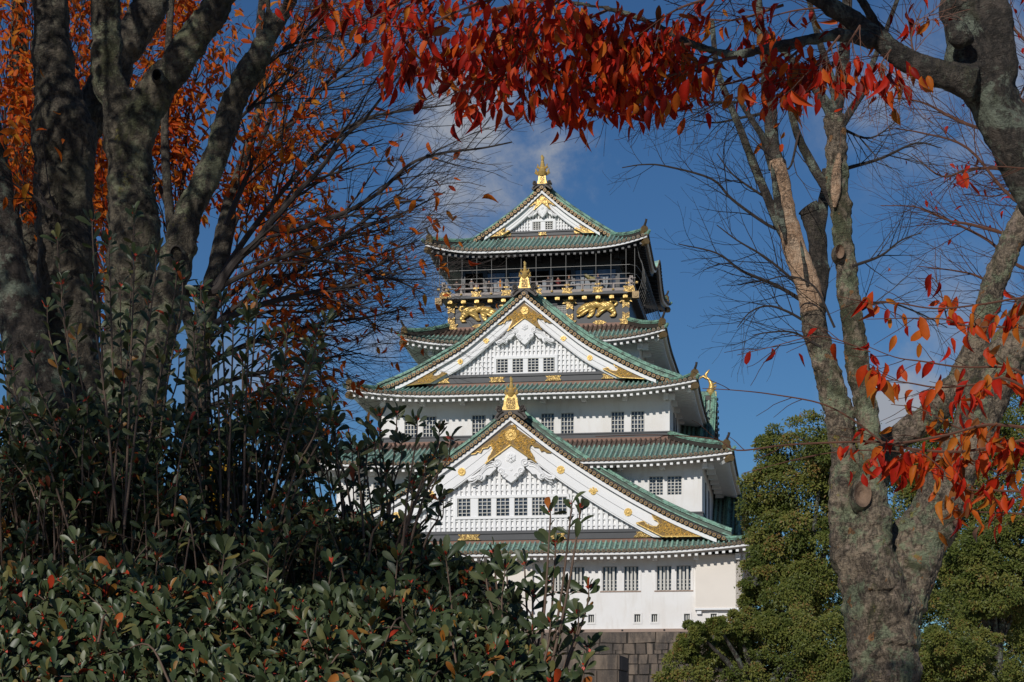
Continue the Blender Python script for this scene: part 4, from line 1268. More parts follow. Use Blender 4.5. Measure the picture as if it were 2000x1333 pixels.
# ------------------------------------------------------------------ stone base and the forecourt wall
M['stone_lip'] = M['mortar']
def stone_face(b, S, z0, z1, L, batter, rows, seed, big_first=False):
    """coursed blocks on one battered face: S(a, z) -> plan position"""
    rs = random.Random(seed)
    z = z1
    r = 0
    while z > z0 + .1:
        h = rows[min(r, len(rows) - 1)]*rs.uniform(.82, 1.2)
        if z - h < z0: h = z - z0
        a = -L - rs.uniform(0, 1)
        while a < L:
            w = h*rs.choice((.7, .9, 1.0, 1.15, 1.4, 1.8))*rs.uniform(.9, 1.1) if not (big_first and r == 0) else h*rs.uniform(1.7, 2.6)
            a1 = min(a + w, L)
            if a1 > -L + .05:
                aa, bb = max(a, -L), a1
                g = .02
                j = [rs.uniform(-.11, .11) for _ in range(8)]
                sub = rs.random() < .2 and w > .9 and r > 0
                lo = z - h*(.62 if sub else 1)
                quad = [(aa + g + abs(j[0]), lo + g + j[1]*.6), (bb - g + j[2]*.5, lo + g + j[3]*.6), (bb - g + j[4]*.5, z - g + (j[5]*.4 if r else 0)), (aa + g + abs(j[6]), z - g + (j[7]*.4 if r else 0))]
                block(b, S, quad, rs)
                if sub:
                    m = aa + w*rs.uniform(.3, .7)
                    block(b, S, [(aa + g, z - h + g), (m - g, z - h + g), (m - g, lo - g*.5), (aa + g, lo - g*.5)], rs)
                    block(b, S, [(m + g, z - h + g), (bb - g, z - h + g), (bb - g, lo - g*.5), (m + g, lo - g*.5)], rs)
            a = a1
            if a >= L: break
        z -= h; r += 1
def block(b, S, quad, rs):
    col = rs.random()
    c = np.mean(quad, axis=0)
    ins = []
    for (a, z) in quad:
        d = c - np.array([a, z]); n = np.linalg.norm(d) + 1e-6
        ins.append((a + d[0]/n*.045, z + d[1]/n*.045))
    pr = rs.uniform(.05, .13)
    outer = [S(a, z, 0) for a, z in quad]; inner = [S(a, z, pr) for a, z in ins]
    b.grid([outer, inner], 0, col, True); b.add(inner, [(0, 1, 2, 3)], 0, col)
base = empty('stone_base', (0, 160, 0), 'massive sloping base of grey brown stone blocks under the white castle keep', 'stone wall', -TH)
def make_base():
    top = 8.85; bt = .22
    b = MB()
    def S(a, z, o): return (a, -.35 - (top - z)*bt - o, z)
    def SR(a, z, o): return (19.85 + (top - z)*bt + o, 29 + a, z)
    stone_face(b, S, -.2, top, 21.9, bt, [1.05, 1.02, 1.0, .95], 3, True)
    stone_face(b, SR, -.2, top, 30, bt, [1.05, 1.02, 1.0, .95], 8, True)
    b.build('stone_block', M['stone'], base)
    c = MB()
    e = .03
    q = [(19.85, -.35, top), (-19.85, -.35, top), (-19.85, 59, top), (19.85, 59, top)]
    f = [(x + (1 if x > 0 else -1)*top*bt*(1 if True else 0), y + (-top*bt if y < 0 else top*bt), 0) for x, y, z in q]
    q = [(x*(1 - .001), y + e, z) for x, y, z in q]
    c.add(q + f, [(0, 1, 2, 3), (0, 4, 5, 1), (1, 5, 6, 2), (2, 6, 7, 3), (3, 7, 4, 0)])
    c.build('joint_filling', M['joint'], base)
    m = MB(); m.box(-19.75, 19.75, -.30, 58.9, 8.8, 9.12)
    rs = random.Random(5)
    m.build('mortar_bed', M['mortar'], base)
    v = MB()
    for x in (-12, -4.5, 1.5, 9.55, 13.15, 16.5): v.box(x, x + .16, -.33, -.2, 8.93, 9.07)
    v.build('drain_hole', M['hole'], base)
make_base()
fore = empty('stone_forecourt_wall', (0, 160, 0), 'low stone wall with brown capstones in front of the castle stone base', 'stone wall', -TH)
def make_fore():
    V0 = -25
    xr, zt = loc(1207, 1279, V0)
    b = MB(); rs = random.Random(2)
    zc = zt - 1.1
    def S(a, z, o): return (a, V0 - o, z)
    def SR(a, z, o): return (xr + o - .02, V0 + a, z)
    x = xr
    while x > xr - 22:
        w = rs.uniform(3.2, 4.4)
        block(b, S, [(x - w + .03, zc + .03), (x - .03, zc + .03), (x - .03, zt - .02), (x - w + .03, zt - .02)], rs); x -= w
    z = zc
    while z > .1:
        h = min(1.6, z); x = xr
        while x > xr - 22:
            w = rs.uniform(1.2, 1.9)
            block(b, S, [(x - w + .03, z - h + .03), (x - .04, z - h + .03), (x - .04, z - .04), (x - w + .03, z - .03)], rs); x -= w
        z -= h
    for (a0, a1) in ((0, 2.2), (2.2, 5), (5, 8)):
        block(b, SR, [(a0 + .03, zc + .03), (a1 - .03, zc + .03), (a1 - .03, zt - .02), (a0 + .03, zt - .02)], rs)
        for z in (zc, zc - 1.6): block(b, SR, [(a0 + .03, z - 1.57), (a1 - .03, z - 1.57), (a1 - .03, z - .03), (a0 + .03, z - .03)], rs)
    b.build('stone_block', M['stone'], fore)
    c = MB(); c.box(xr - 22, xr - .03, V0 + .02, V0 + 8, 0, zt - .05); c.build('wall_core', M['stone'], fore)
make_fore()

# ------------------------------------------------------------------ visitors on the balcony
def person_mat(name, coat, legs, hair):
    m, N, L, B = new_mat(name)
    tc = N.new('ShaderNodeTexCoord'); sp = N.new('ShaderNodeSeparateXYZ'); L.new(tc.outputs['Object'], sp.inputs[0])
    d = N.new('ShaderNodeMath'); d.operation = 'DIVIDE'; d.inputs[1].default_value = 1.75; L.new(sp.outputs['Z'], d.inputs[0])
    r = ramp(N, [(0, (.02, .02, .02)), (.05, legs), (.47, coat), (.845, (.50, .30, .21)), (.955, hair)], 'CONSTANT')
    L.new(d.outputs[0], r.inputs['Fac']); L.new(r.outputs['Color'], B.inputs['Base Color']); B.inputs['Roughness'].default_value = .8
    return m
def person(px, V, label, coat, legs, hair, h=1.68, turn=0.0, arm='rail', cap=None):
    U = loc(px, 550, V)[0]
    X = U*_c + V*_s; Y = 160 - U*_s + V*_c
    k = h/1.75
    verts = [(0, 0, .94), (0, 0, 1.12), (0, .01, 1.32), (0, .0, 1.46), (0, -.01, 1.54), (0, -.03, 1.63), (0, -.02, 1.71)]
    rad = [(.16, .11), (.145, .10), (.18, .115), (.13, .09), (.055, .055), (.085, .10), (.07, .085)]
    edges = [(i, i+1) for i in range(6)]
    def chain(start, pts, rr):
        p = start
        for q, r_ in zip(pts, rr):
            verts.append(q); rad.append((r_, r_)); edges.append((p, len(verts) - 1)); p = len(verts) - 1
    for s in (-1, 1):
        chain(0, [(s*.09, 0, .86), (s*.10, -.02, .48), (s*.10, .01, .09), (s*.11, -.14, .04)], [.095, .062, .045, .04])
        if arm == 'rail': chain(3, [(s*.20, 0, 1.42), (s*.25, -.04, 1.14), (s*.18, -.27, 1.04), (s*.17, -.36, 1.04)], [.065, .048, .036, .035])
        elif arm == 'phone': chain(3, [(s*.20, 0, 1.42), (s*.24, -.10, 1.16), (s*.07, -.30, 1.36), (s*.04, -.35, 1.43)], [.065, .048, .036, .035])
        else: chain(3, [(s*.20, 0, 1.42), (s*.24, .02, 1.14), (s*.23, -.05, .88), (s*.22, -.07, .80)], [.065, .048, .036, .035])
    me = bpy.data.meshes.new('person'); me.from_pydata(verts, edges, [])
    o = bpy.data.objects.new('person', me); C.objects.link(o)
    sk = o.modifiers.new('skin', 'SKIN'); sk.use_smooth_shade = True
    for i, v in enumerate(me.skin_vertices[0].data): v.radius = rad[i]; v.use_root = (i == 0)
    o.modifiers.new('sub', 'SUBSURF').levels = 1; o.modifiers['sub'].render_levels = 2
    me.materials.append(person_mat('clothes', coat, legs, hair))
    o.location = (X, Y, zdeck - .05); o.scale = (k, k, k); o.rotation_euler = (0, 0, -TH + turn)
    tag(o, label, 'person', 'visitors on the castle balcony')
    b = MB()
    b.lathe((0, -.02, 1.62), [(.088, 0), (.102, .04), (.098, .09), (.06, .135), (0, .145)], 10)
    if cap: b.box(-.07, .07, -.20, -.09, 1.645, 1.665)
    b.build('cap' if cap else 'hair', plain('cap_cloth' if cap else 'dark_hair', cap or hair, .8), o, True)
    n = MB(); n.tube([(-.095, -.005, 1.63), (-.085, -.06, 1.635), (-.045, -.115, 1.64), (0, -.145, 1.615), (.045, -.115, 1.64), (.085, -.06, 1.635), (.095, -.005, 1.63)], [.02, .012, .011, .017, .011, .012, .02], 6)
    n.build('face', plain('face_skin', (.50, .30, .21), .6), o, True)
DK = (.015, .012, .010)
person(892, 16.35, 'person in a dark grey jacket at the left corner of the balcony', (.06, .055, .055), (.03, .03, .04), DK, 1.62, .2)
person(921, 16.3, 'person in a pale grey coat and white cap behind the balcony rail', (.22, .20, .19), (.05, .05, .06), DK, 1.66, -.1, 'rail', (.7, .7, .7))
person(930.5, 16.6, 'person in a pink jacket beside the pale grey coat on the balcony', (.42, .22, .20), (.40, .38, .36), DK, 1.52, .1)
person(955, 16.9, 'person in black facing the balcony glass left of the orange jacket', (.02, .02, .022), (.02, .02, .025), DK, 1.70, 2.6, 'down')
person(977, 16.6, 'person in a bright orange jacket on the castle balcony', (.62, .21, .015), (.30, .28, .26), DK, 1.74, 1.9, 'down')
person(1071, 16.4, 'person in a dark jacket holding up a phone right of the gold finial', (.03, .03, .04), (.03, .03, .04), (.12, .05, .03), 1.68, 0, 'phone')
person(1090, 16.3, 'person in a black and red jacket near the middle of the balcony', (.16, .02, .02), (.02, .02, .03), DK, 1.60, .3)
person(1111.5, 16.5, 'person with reddish hair and black coat on the right half of the balcony', (.02, .02, .02), (.03, .03, .03), (.30, .11, .05), 1.70, -.2)
person(1168, 16.3, 'person in a navy coat at the right end of the balcony', (.03, .035, .07), (.02, .02, .03), (.25, .10, .05), 1.72, .1)

# ------------------------------------------------------------------ vegetation helpers
def unproj(p): return 1000 + F_PX*p[0]/p[1], Y_HOR - F_PX*(p[2] - EYE)/p[1]
def leaf_tmpl(ts, ws, fold, curl, twist=0.0):
    v = []; f = []
    for t, w in zip(ts, ws):
        z = -curl*t*t
        for s in (-1, 0, 1): v.append((s*w/2, t, z + abs(s)*w*fold + s*twist*t*w))
    for i in range(len(ts) - 1):
        for k in (0, 1): f.append((3*i+k, 3*i+k+1, 3*i+k+4, 3*i+k+3))
    return np.array(v), np.array(f)
CH_T = [0, .07, .2, .42, .65, .85, 1]; CH_W = [.015, .13, .31, .42, .35, .16, .012]
CHERRY = [leaf_tmpl(CH_T, CH_W, .28, .22, .0), leaf_tmpl(CH_T, CH_W, .45, .38, .25), leaf_tmpl(CH_T, CH_W, .15, .05, -.3), leaf_tmpl(CH_T, [w*.8 for w in CH_W], .7, .5, .3), leaf_tmpl(CH_T, [w*.7 for w in CH_W], 1.1, .75, -.5), leaf_tmpl(CH_T, [.015, .16, .34, .36, .30, .20, .02], .35, -.3, .6)]
ZEL = [leaf_tmpl([0, .25, .6, 1], [.02, .30, .30, .01], .3, .15), leaf_tmpl([0, .25, .6, 1], [.02, .26, .26, .01], .6, .3, .3)]
OB_T = [0, .12, .35, .6, .82, .95, 1]; OB_W = [.05, .13, .27, .38, .35, .19, .03]
OBOV = [leaf_tmpl(OB_T, OB_W, .18, .12), leaf_tmpl(OB_T, OB_W, .32, .28), leaf_tmpl(OB_T, OB_W, .10, -.12, .1)]
DIAM = [(np.array([(0, 0, 0), (.24, .45, .06), (0, 1, -.12), (-.24, .45, .06)]), np.array([(0, 1, 2, 3)]))]
def add_leaves(b, pos, tip, size, tmpls, rnd, rs, nrm=None, mat=0):
    pos = np.asarray(pos, float); n = len(pos)
    if n == 0: return
    tip = np.asarray(tip, float); tip = tip/(np.linalg.norm(tip, axis=1)[:, None] + 1e-9)
    size = np.broadcast_to(size, (n,)); rnd = np.broadcast_to(rnd, (n,))
    q = rs.normal(size=(n, 3)) if nrm is None else np.asarray(nrm, float)
    z = q - tip*np.sum(q*tip, 1)[:, None]; z /= np.linalg.norm(z, axis=1)[:, None] + 1e-9
    x = np.cross(tip, z)
    which = rs.randint(0, len(tmpls), n)
    for k, (tv, tf) in enumerate(tmpls):
        s = np.nonzero(which == k)[0]
        if len(s) == 0: continue
        V = pos[s, None, :] + size[s, None, None]*(tv[None, :, 0:1]*x[s, None, :] + tv[None, :, 1:2]*tip[s, None, :] + tv[None, :, 2:3]*z[s, None, :])
        m = len(tv)
        F = (tf[None, :, :] + (np.arange(len(s))*m)[:, None, None]).reshape(-1, 4)
        b.add(V.reshape(-1, 3), F, mat, np.repeat(rnd[s], m))
def catmull(P, sub):
    P = np.asarray(P, float); k = len(P)
    Q = np.vstack([2*P[0] - P[1], P, 2*P[-1] - P[-2]]); out = []
    for i in range(k - 1):
        p0, p1, p2, p3 = Q[i:i+4]
        for t in np.linspace(0, 1, sub, endpoint=False):
            out.append(.5*((2*p1) + (-p0+p2)*t + (2*p0-5*p1+4*p2-p3)*t*t + (-p0+3*p1-3*p2+p3)*t**3))
    out.append(P[-1]); return np.array(out)
def bark_disp(amp, seed):
    off = Vector((seed*3.1, seed*1.7, seed*5.3))
    def f(P, rad):
        k, n = P.shape[:2]; o = np.ones((k, n))
        for i in range(k):
            r = max(rad[i], .01)
            for j in range(n):
                p = Vector(P[i, j]) + off
                o[i, j] = 1 + amp*(1.1*noise.noise(p*(1.1/r)*.35) + .55*noise.noise(p*(1/r)) + .30*noise.noise(p*(3.2/r)))
        return o
    return f
def limb(b, pts, radii, d, n=18, amp=.10, seed=1, sub=6, mat=0, local=None, twist=0.0):
    """a limb drawn along photograph pixels at distance d (or per-point distance)"""
    P = np.array([tuple(at(p[0], p[1], p[2] if len(p) > 2 else d)) for p in pts])
    rd = np.array([r*(pts[i][2] if len(pts[i]) > 2 else d)/F_PX for i, r in enumerate(radii)])
    path = catmull(P, sub); rr = catmull(np.stack([rd, rd*0, rd*0], 1), sub)[:, 0]
    rs = np.random.RandomState(seed)
    if amp > 0:
        w = np.stack([np.interp(np.arange(len(path)), np.arange(0, len(path) + 3, 3), rs.normal(0, 1, len(range(0, len(path) + 3, 3)))) for _ in range(3)], 1)
        path = path + w*rr[:, None]*.05
    b.tube(path if local is None else path - local, rr, n, mat, 0.0, True, bark_disp(amp, seed) if amp else None)
    return path, rr
def twig(b, p, d, L, r, level, rs, sink, bias=(0, 0, .15), ang=.6, kids=6, wig=.12, local=None, nseg=6, minr=.0011):
    """a twig with alternate side shoots, thinner at each level"""
    d = np.array(d, float); d /= np.linalg.norm(d) + 1e-9
    bias = np.array(bias)
    pts = [np.array(p, float)]; dirs = [d]
    for i in range(nseg):
        d = d + rs.normal(0, wig, 3) + bias*.25; d /= np.linalg.norm(d)
        pts.append(pts[-1] + d*L/nseg); dirs.append(d)
    rad = np.linspace(r, max(r*.35, minr), nseg + 1)
    P = np.array(pts)
    b.tube(P - local if local is not None else P, rad, 5 if r > .006 else 3, 0, 0.0, False)
    for i in range(1, nseg + 1): sink.append((P[i], dirs[i], level))
    if level <= 0: return
    side = rs.choice((-1, 1))
    for k in range(kids):
        t = (.18 + .8*(k + rs.rand()*.6)/kids)*nseg
        i = min(int(t), nseg - 1); q = pts[i] + (pts[i+1] - pts[i])*(t - i)
        u = np.cross(dirs[i], rs.normal(0, 1, 3)*.55 + np.array([0, 1.0, 0])*side); u /= np.linalg.norm(u) + 1e-9
        side = -side
        a = ang*rs.uniform(.7, 1.25)
        twig(b, q, dirs[i]*math.cos(a) + u*math.sin(a), L*rs.uniform(.35, .6)*(1.1 - .45*t/nseg), max(rad[i]*.55, minr), level - 1, rs, sink, bias, ang, max(2, kids - 2), wig, local, max(3, nseg - 1), minr)
def off_limb(b, path, rr, rs, sink, n, L, level, bias, t0=.2, t1=1.0, ang=.6, kids=5, local=None, rmax=.02):
    """side branches along a limb"""
    for k in range(n):
        i = int((t0 + (t1 - t0)*(k + rs.rand())/n)*(len(path) - 2)); i = min(max(i, 0), len(path) - 2)
        d = path[i+1] - path[i]; d /= np.linalg.norm(d)
        u = np.cross(d, rs.normal(0, 1, 3)*.6 + np.array([0, 1.0, 0])*rs.choice((-1, 1))); u /= np.linalg.norm(u) + 1e-9
        a = ang*rs.uniform(.7, 1.3)
        twig(b, path[i], d*math.cos(a) + u*math.sin(a), L*rs.uniform(.6, 1.25), min(max(rr[i]*.5, .0025), rmax), level, rs, sink, bias, ang, kids, .10, local)
def tree_root(name, label, px, d, group=None, cat='tree'):
    p = at(px, Y_HOR, d); return empty(name, (p.x, p.y, 0), label, cat, 0, group)
GY = lambda d: Y_HOR + EYE*F_PX/d                # the pixel row of the ground at distance d

M['bark_grey'] = mat_bark('grey_cherry_bark', (.14, .115, .084), (.038, .031, .023), (.20, .19, .135), .5, .35)
M['bark_lichen'] = mat_bark('lichened_cherry_bark', (.155, .13, .09), (.040, .033, .023), (.25, .265, .16), .8, .8, 0, 1.0, .5)
M['bark_right'] = mat_bark('patched_cherry_bark', (.35, .272, .19), (.105, .080, .056), (.27, .32, .19), .75, .75, .9, 1.0, .7)
M['bark_dark'] = mat_bark('dark_bough_bark', (.105, .085, .068), (.036, .030, .024), (.24, .28, .21), .75, .5)
M['twig'] = plain('dark_twig_bark', (.026, .019, .016), .8, 0, .3, 20)
M['twig_red'] = plain('red_brown_twig', (.11, .045, .025), .7, 0, .3, 20)
M['bare_wood'] = mat_bark('stripped_pale_wood', (.66, .45, .29), (.46, .28, .165), (.70, .54, .38), .5, .0)
M['scar_wood'] = plain('weathered_brown_wood', (.20, .13, .085), .85, 0, .4, 30, .4)
M['leaf_red'] = mat_leaf('crimson_cherry_leaf', [(0, (.08, .008, .006)), (.20, (.30, .014, .008)), (.46, (.62, .026, .010)), (.66, (.70, .085, .012)), (.84, (.60, .20, .02)), (.93, (.22, .075, .03)), (1, (.55, .36, .27))], .5, .42, .18)
M['leaf_orange'] = mat_leaf('orange_cherry_leaf', [(0, (.46, .030, .010)), (.25, (.60, .085, .012)), (.6, (.66, .155, .014)), (.9, (.62, .25, .025)), (1, (.6, .38, .07))], .5, .45, .15)
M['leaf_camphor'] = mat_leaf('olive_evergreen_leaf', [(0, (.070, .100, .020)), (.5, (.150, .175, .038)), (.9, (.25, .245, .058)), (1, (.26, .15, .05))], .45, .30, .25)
M['leaf_ginkgo'] = mat_leaf('yellow_ginkgo_leaf', [(0, (.42, .22, .01)), (1, (.60, .38, .03))], .5, .3, .2)
M['leaf_shrub'] = mat_leaf('leathery_dark_green_leaf', [(0, (.024, .040, .016)), (.45, (.064, .092, .036)), (.80, (.125, .140, .058)), (.90, (.17, .15, .04)), (.955, (.40, .14, .02)), (1, (.46, .04, .015))], .42, .12, .4, .3)
M['shoot'] = plain('tan_shoot_bark', (.115, .072, .047), .7, 0, .3, 15)
M['bud'] = plain('red_leaf_stalk', (.48, .050, .022), .5, 0, .3, 30)

def dens(px, py, blobs):
    return max([w*math.exp(-((px - cx)/rx)**2 - ((py - cy)/ry)**2) for cx, cy, rx, ry, w in blobs] + [0])
def hang_leaves(b, sink, blobs, rs, size, tmpls, per=2, jit=.05, down=.75, maxlev=1, loc_=None, rnd=(0, 1), spread=1.0):
    pos, tip, rn = [], [], []
    for p, d, lv in sink:
        if lv > maxlev: continue
        px, py = unproj(p)
        w = dens(px, py, blobs)
        for _ in range(per):
            if rs.rand() < w:
                pos.append(p + rs.normal(0, jit, 3)); tip.append(d*(1 - down) + np.array([0, 0, -down]) + rs.normal(0, .35*spread, 3))
                rn.append(np.clip(rs.beta(2, 2)*(rnd[1] - rnd[0]) + rnd[0], 0, 1))
    if not pos: return 0
    pos = np.array(pos) - (loc_ if loc_ is not None else 0)
    add_leaves(b, pos, tip, size*rs.uniform(.55, 1.25, len(pos)), tmpls, np.array(rn), rs, rs.normal(0, .75, (len(pos), 3)) + [-.3, -.8, .35])
    return len(pos)

BT2 = bpy.data.textures.new('bark_grain', 'CLOUDS'); BT2.noise_scale = .03; BT2.noise_depth = 3
BT = bpy.data.textures.new('bark_lumps', 'CLOUDS'); BT.noise_scale = .11; BT.noise_depth = 4
def fuse(o, vox=.014, disp=.04):
    m = o.modifiers.new('fuse', 'REMESH'); m.mode = 'VOXEL'; m.voxel_size = vox; m.use_smooth_shade = True
    m = o.modifiers.new('ease', 'SMOOTH'); m.iterations = 3; m.factor = .5
    m = o.modifiers.new('grain', 'DISPLACE'); m.texture = BT2; m.strength = disp*.45; m.mid_level = .5; m.texture_coords = 'LOCAL'
    m = o.modifiers.new('lumps', 'DISPLACE'); m.texture = BT; m.strength = disp; m.mid_level = .5; m.texture_coords = 'LOCAL'
    return o
def high_crown(t, o, centre, radii, n, mat, seed, start, zmin=.42):
    """an unseen leafy crown above the top of the view, that dapples the light below"""
    rs = np.random.RandomState(seed); b = MB(); pos = []; st = MB()
    c = np.array(centre)
    for k in range(max(6, n//70)):
        u = rs.normal(0, 1, 3); u /= np.linalg.norm(u); q = c + u*np.array(radii)*rs.uniform(.25, 1)
        q[2] = max(q[2], EYE + zmin*q[1] + .9)
        a = np.array(start) - o; m = (a + q - o)/2 + [0, 0, .5]; st.tube(catmull([a, m, q - o], 4), np.linspace(.04, .006, 9), 5, 0, 0, False)
        for j in range(70):
            p = q + rs.normal(0, .42, 3)
            if p[2] > EYE + zmin*p[1]: pos.append(p)
    pos = np.array(pos) - o
    add_leaves(b, pos, rs.normal(0, .5, (len(pos), 3)) + [0, 0, -.7], .10*rs.uniform(.7, 1.2, len(pos)), CHERRY, rs.beta(2, 2, len(pos)), rs)
    b.build('unseen_crown', mat, t, True); st.build('unseen_branches', M['twig'], t)
# ------------------------------------------------------------------ left foreground trees
def left_trees():
    # tree 1: pale grey forked trunk with a dark leaning stem
    t = tree_root('cherry_tree', 'tall grey cherry tree at the far left, thick bare trunk with dark side stem', 120, 12); o = np.array(t.location)
    b = MB()
    limb(b, [(120, GY(12)), (122, 1300), (128, 1000), (132, 800), (133, 600), (131, 450), (126, 330), (122, 262), (112, 190), (104, 110), (98, 0), (90, -150), (70, -420)],
         [98, 86, 82, 74, 62, 56, 57, 62, 46, 38, 34, 30, 18], 12, 30, .10, 1, 9, 0, o)
    limb(b, [(140, 320), (165, 245), (198, 190), (232, 120), (262, 70), (296, 0), (335, -110), (380, -300)], [38, 38, 36, 34, 33, 32, 26, 16], 12.4, 24, .09, 2, 7, 0, o)
    fuse(b.build('trunk', M['bark_grey'], t, True)); high_crown(t, o, (-4.6, 9.0, 7.4), (3.2, 3.4, 1.3), 3000, M['leaf_orange'], 301, at(84, -260, 12))
    b = MB()
    limb(b, [(110, 850), (75, 730), (40, 610), (18, 500), (2, 400), (-18, 300), (-50, 120), (-80, -100)], [52, 50, 44, 36, 31, 29, 26, 18], 11.6, 24, .09, 3, 7, 0, o)
    fuse(b.build('side_stem', M['bark_dark'], t, True))
    b = MB(); rs = np.random.RandomState(11); sink = []
    for pts, r in (([(120, 420), (60, 380), (10, 350)], 4),):
        p, rr = limb(b, pts, np.linspace(r, 1.5, len(pts)), 11.3, 6, 0, 5, 5, 0, o)
        off_limb(b, p, rr, rs, sink, 7, .55, 1, (0, 0, .1), local=o)
    b.build('twigs', M['twig'], t)
    f = MB(); hang_leaves(f, sink, [(60, 150, 120, 200, .5), (200, 100, 60, 100, .3)], rs, .095, CHERRY, 1, .04, .6, 1, o, (.35, .95))
    f.build('foliage', M['leaf_orange'], t, True)
    # tree 2: lichened trunk forking in a V, with a long limb leaning right
    t = tree_root('cherry_tree', 'lichen covered cherry tree on the left forking in a V above shrubs', 255, 11); o = np.array(t.location)
    b = MB()
    limb(b, [(255, GY(11)), (255, 1200), (254, 900), (250, 760), (250, 640), (256, 540), (262, 462), (258, 400), (252, 345), (250, 290), (238, 225), (214, 160), (207, 80), (205, 0), (200, -150), (190, -400)],
         [66, 60, 57, 52, 48, 47, 50, 47, 42, 44, 37, 31, 29, 29, 24, 14], 11, 30, .12, 4, 9, 0, o)
    limb(b, [(251, 345), (262, 285), (280, 228), (302, 183), (335, 138), (372, 86), (408, 32), (442, -20), (490, -110), (560, -260)], [30, 34, 36, 35, 32, 29, 28, 26, 19, 10], 10.98, 26, .11, 5, 8, 0, o)
    fuse(b.build('trunk', M['bark_lichen'], t, True)); high_crown(t, o, (-3.2, 7.2, 6.6), (2.8, 2.8, 1.2), 2400, M['leaf_orange'], 302, at(198, -220, 11))
    b = MB()
    LP, LR = limb(b, [(262, 900), (292, 720), (320, 610), (341, 520), (353, 470), (371, 410), (401, 350), (426, 290), (446, 230), (466, 178), (488, 142), (508, 108), (530, 66), (560, 15), (600, -60), (660, -180)],
         [46, 40, 35, 32, 31, 28, 27, 25, 24, 24, 27, 24, 16, 13, 11, 8], 10.7, 24, .11, 6, 8, 0, o)
    limb(b, [(503, 118), (516, 80), (524, 30), (522, -30)], [10, 8, 7, 5], 10.7, 10, .1, 7, 6, 0, o)
    fuse(b.build('leaning_limb', M['bark_lichen'], t, True), .018)
    for (px, py, r, dd) in ((308, 150, 11, 10.84), (346, 498, 14, 10.62)):     # hollow knot holes
        b = MB(); c = np.array(at(px, py, dd)) - o
        for k, rr_ in enumerate((1.45, 1.0)):
            ring = [(c[0] + math.cos(a)*r*rr_*dd/F_PX*.8, c[1] + (.0 if k == 0 else -.035), c[2] + math.sin(a)*r*rr_*dd/F_PX) for a in np.linspace(0, 6.283, 15)[:-1]]
            if k == 0: r0 = ring
            else:
                b.grid([r0, ring], 0, 0, True)
                inn = [(c[0] + (x - c[0])*.6, c[1] + .05, c[2] + (z - c[2])*.6) for x, y, z in ring]
                b.grid([ring, inn], 1, 0, True); b.add(inn, [tuple(range(13, -1, -1))], 1)
        b.build('knot_hole', [M['bark_dark'], M['hole']], t, True)
    b = MB(); rs = np.random.RandomState(21); sink = []
    for pts, r in (([(345, 572), (390, 568), (425, 566), (442, 535), (470, 500), (500, 475), (525, 440), (548, 415), (585, 372), (622, 335), (672, 268), (710, 235), (765, 165), (800, 120)], 14),
                   ([(428, 562), (480, 535), (560, 500), (640, 478), (700, 440), (760, 400), (830, 390)], 7),
                   ([(525, 445), (565, 452), (625, 432), (685, 410), (742, 375), (800, 322), (860, 300), (940, 290), (1000, 278)], 7),
                   ([(500, 140), (540, 110), (590, 70), (640, 20), (680, -30)], 7), ([(430, 280), (480, 220), (540, 180), (600, 120)], 5)):
        p, rr = limb(b, pts, np.linspace(r*.85, 1.4, len(pts)), 10.9, 8, .04, 5, 5, 0, o)
        off_limb(b, p, rr, rs, sink, 16, .62, 1, (.25, 0, .05), .25, 1, .5, 5, o, .009)
    b.build('twigs', M['twig'], t)
    f = MB()
    hang_leaves(f, sink, [(470, 430, 120, 90, .35), (560, 300, 130, 120, .22), (760, 470, 150, 160, .05), (640, 200, 120, 120, .06)], rs, .085, CHERRY, 1, .04, .6, 1, o, (.1, .9))
    f.build('foliage', M['leaf_orange'], t, True)
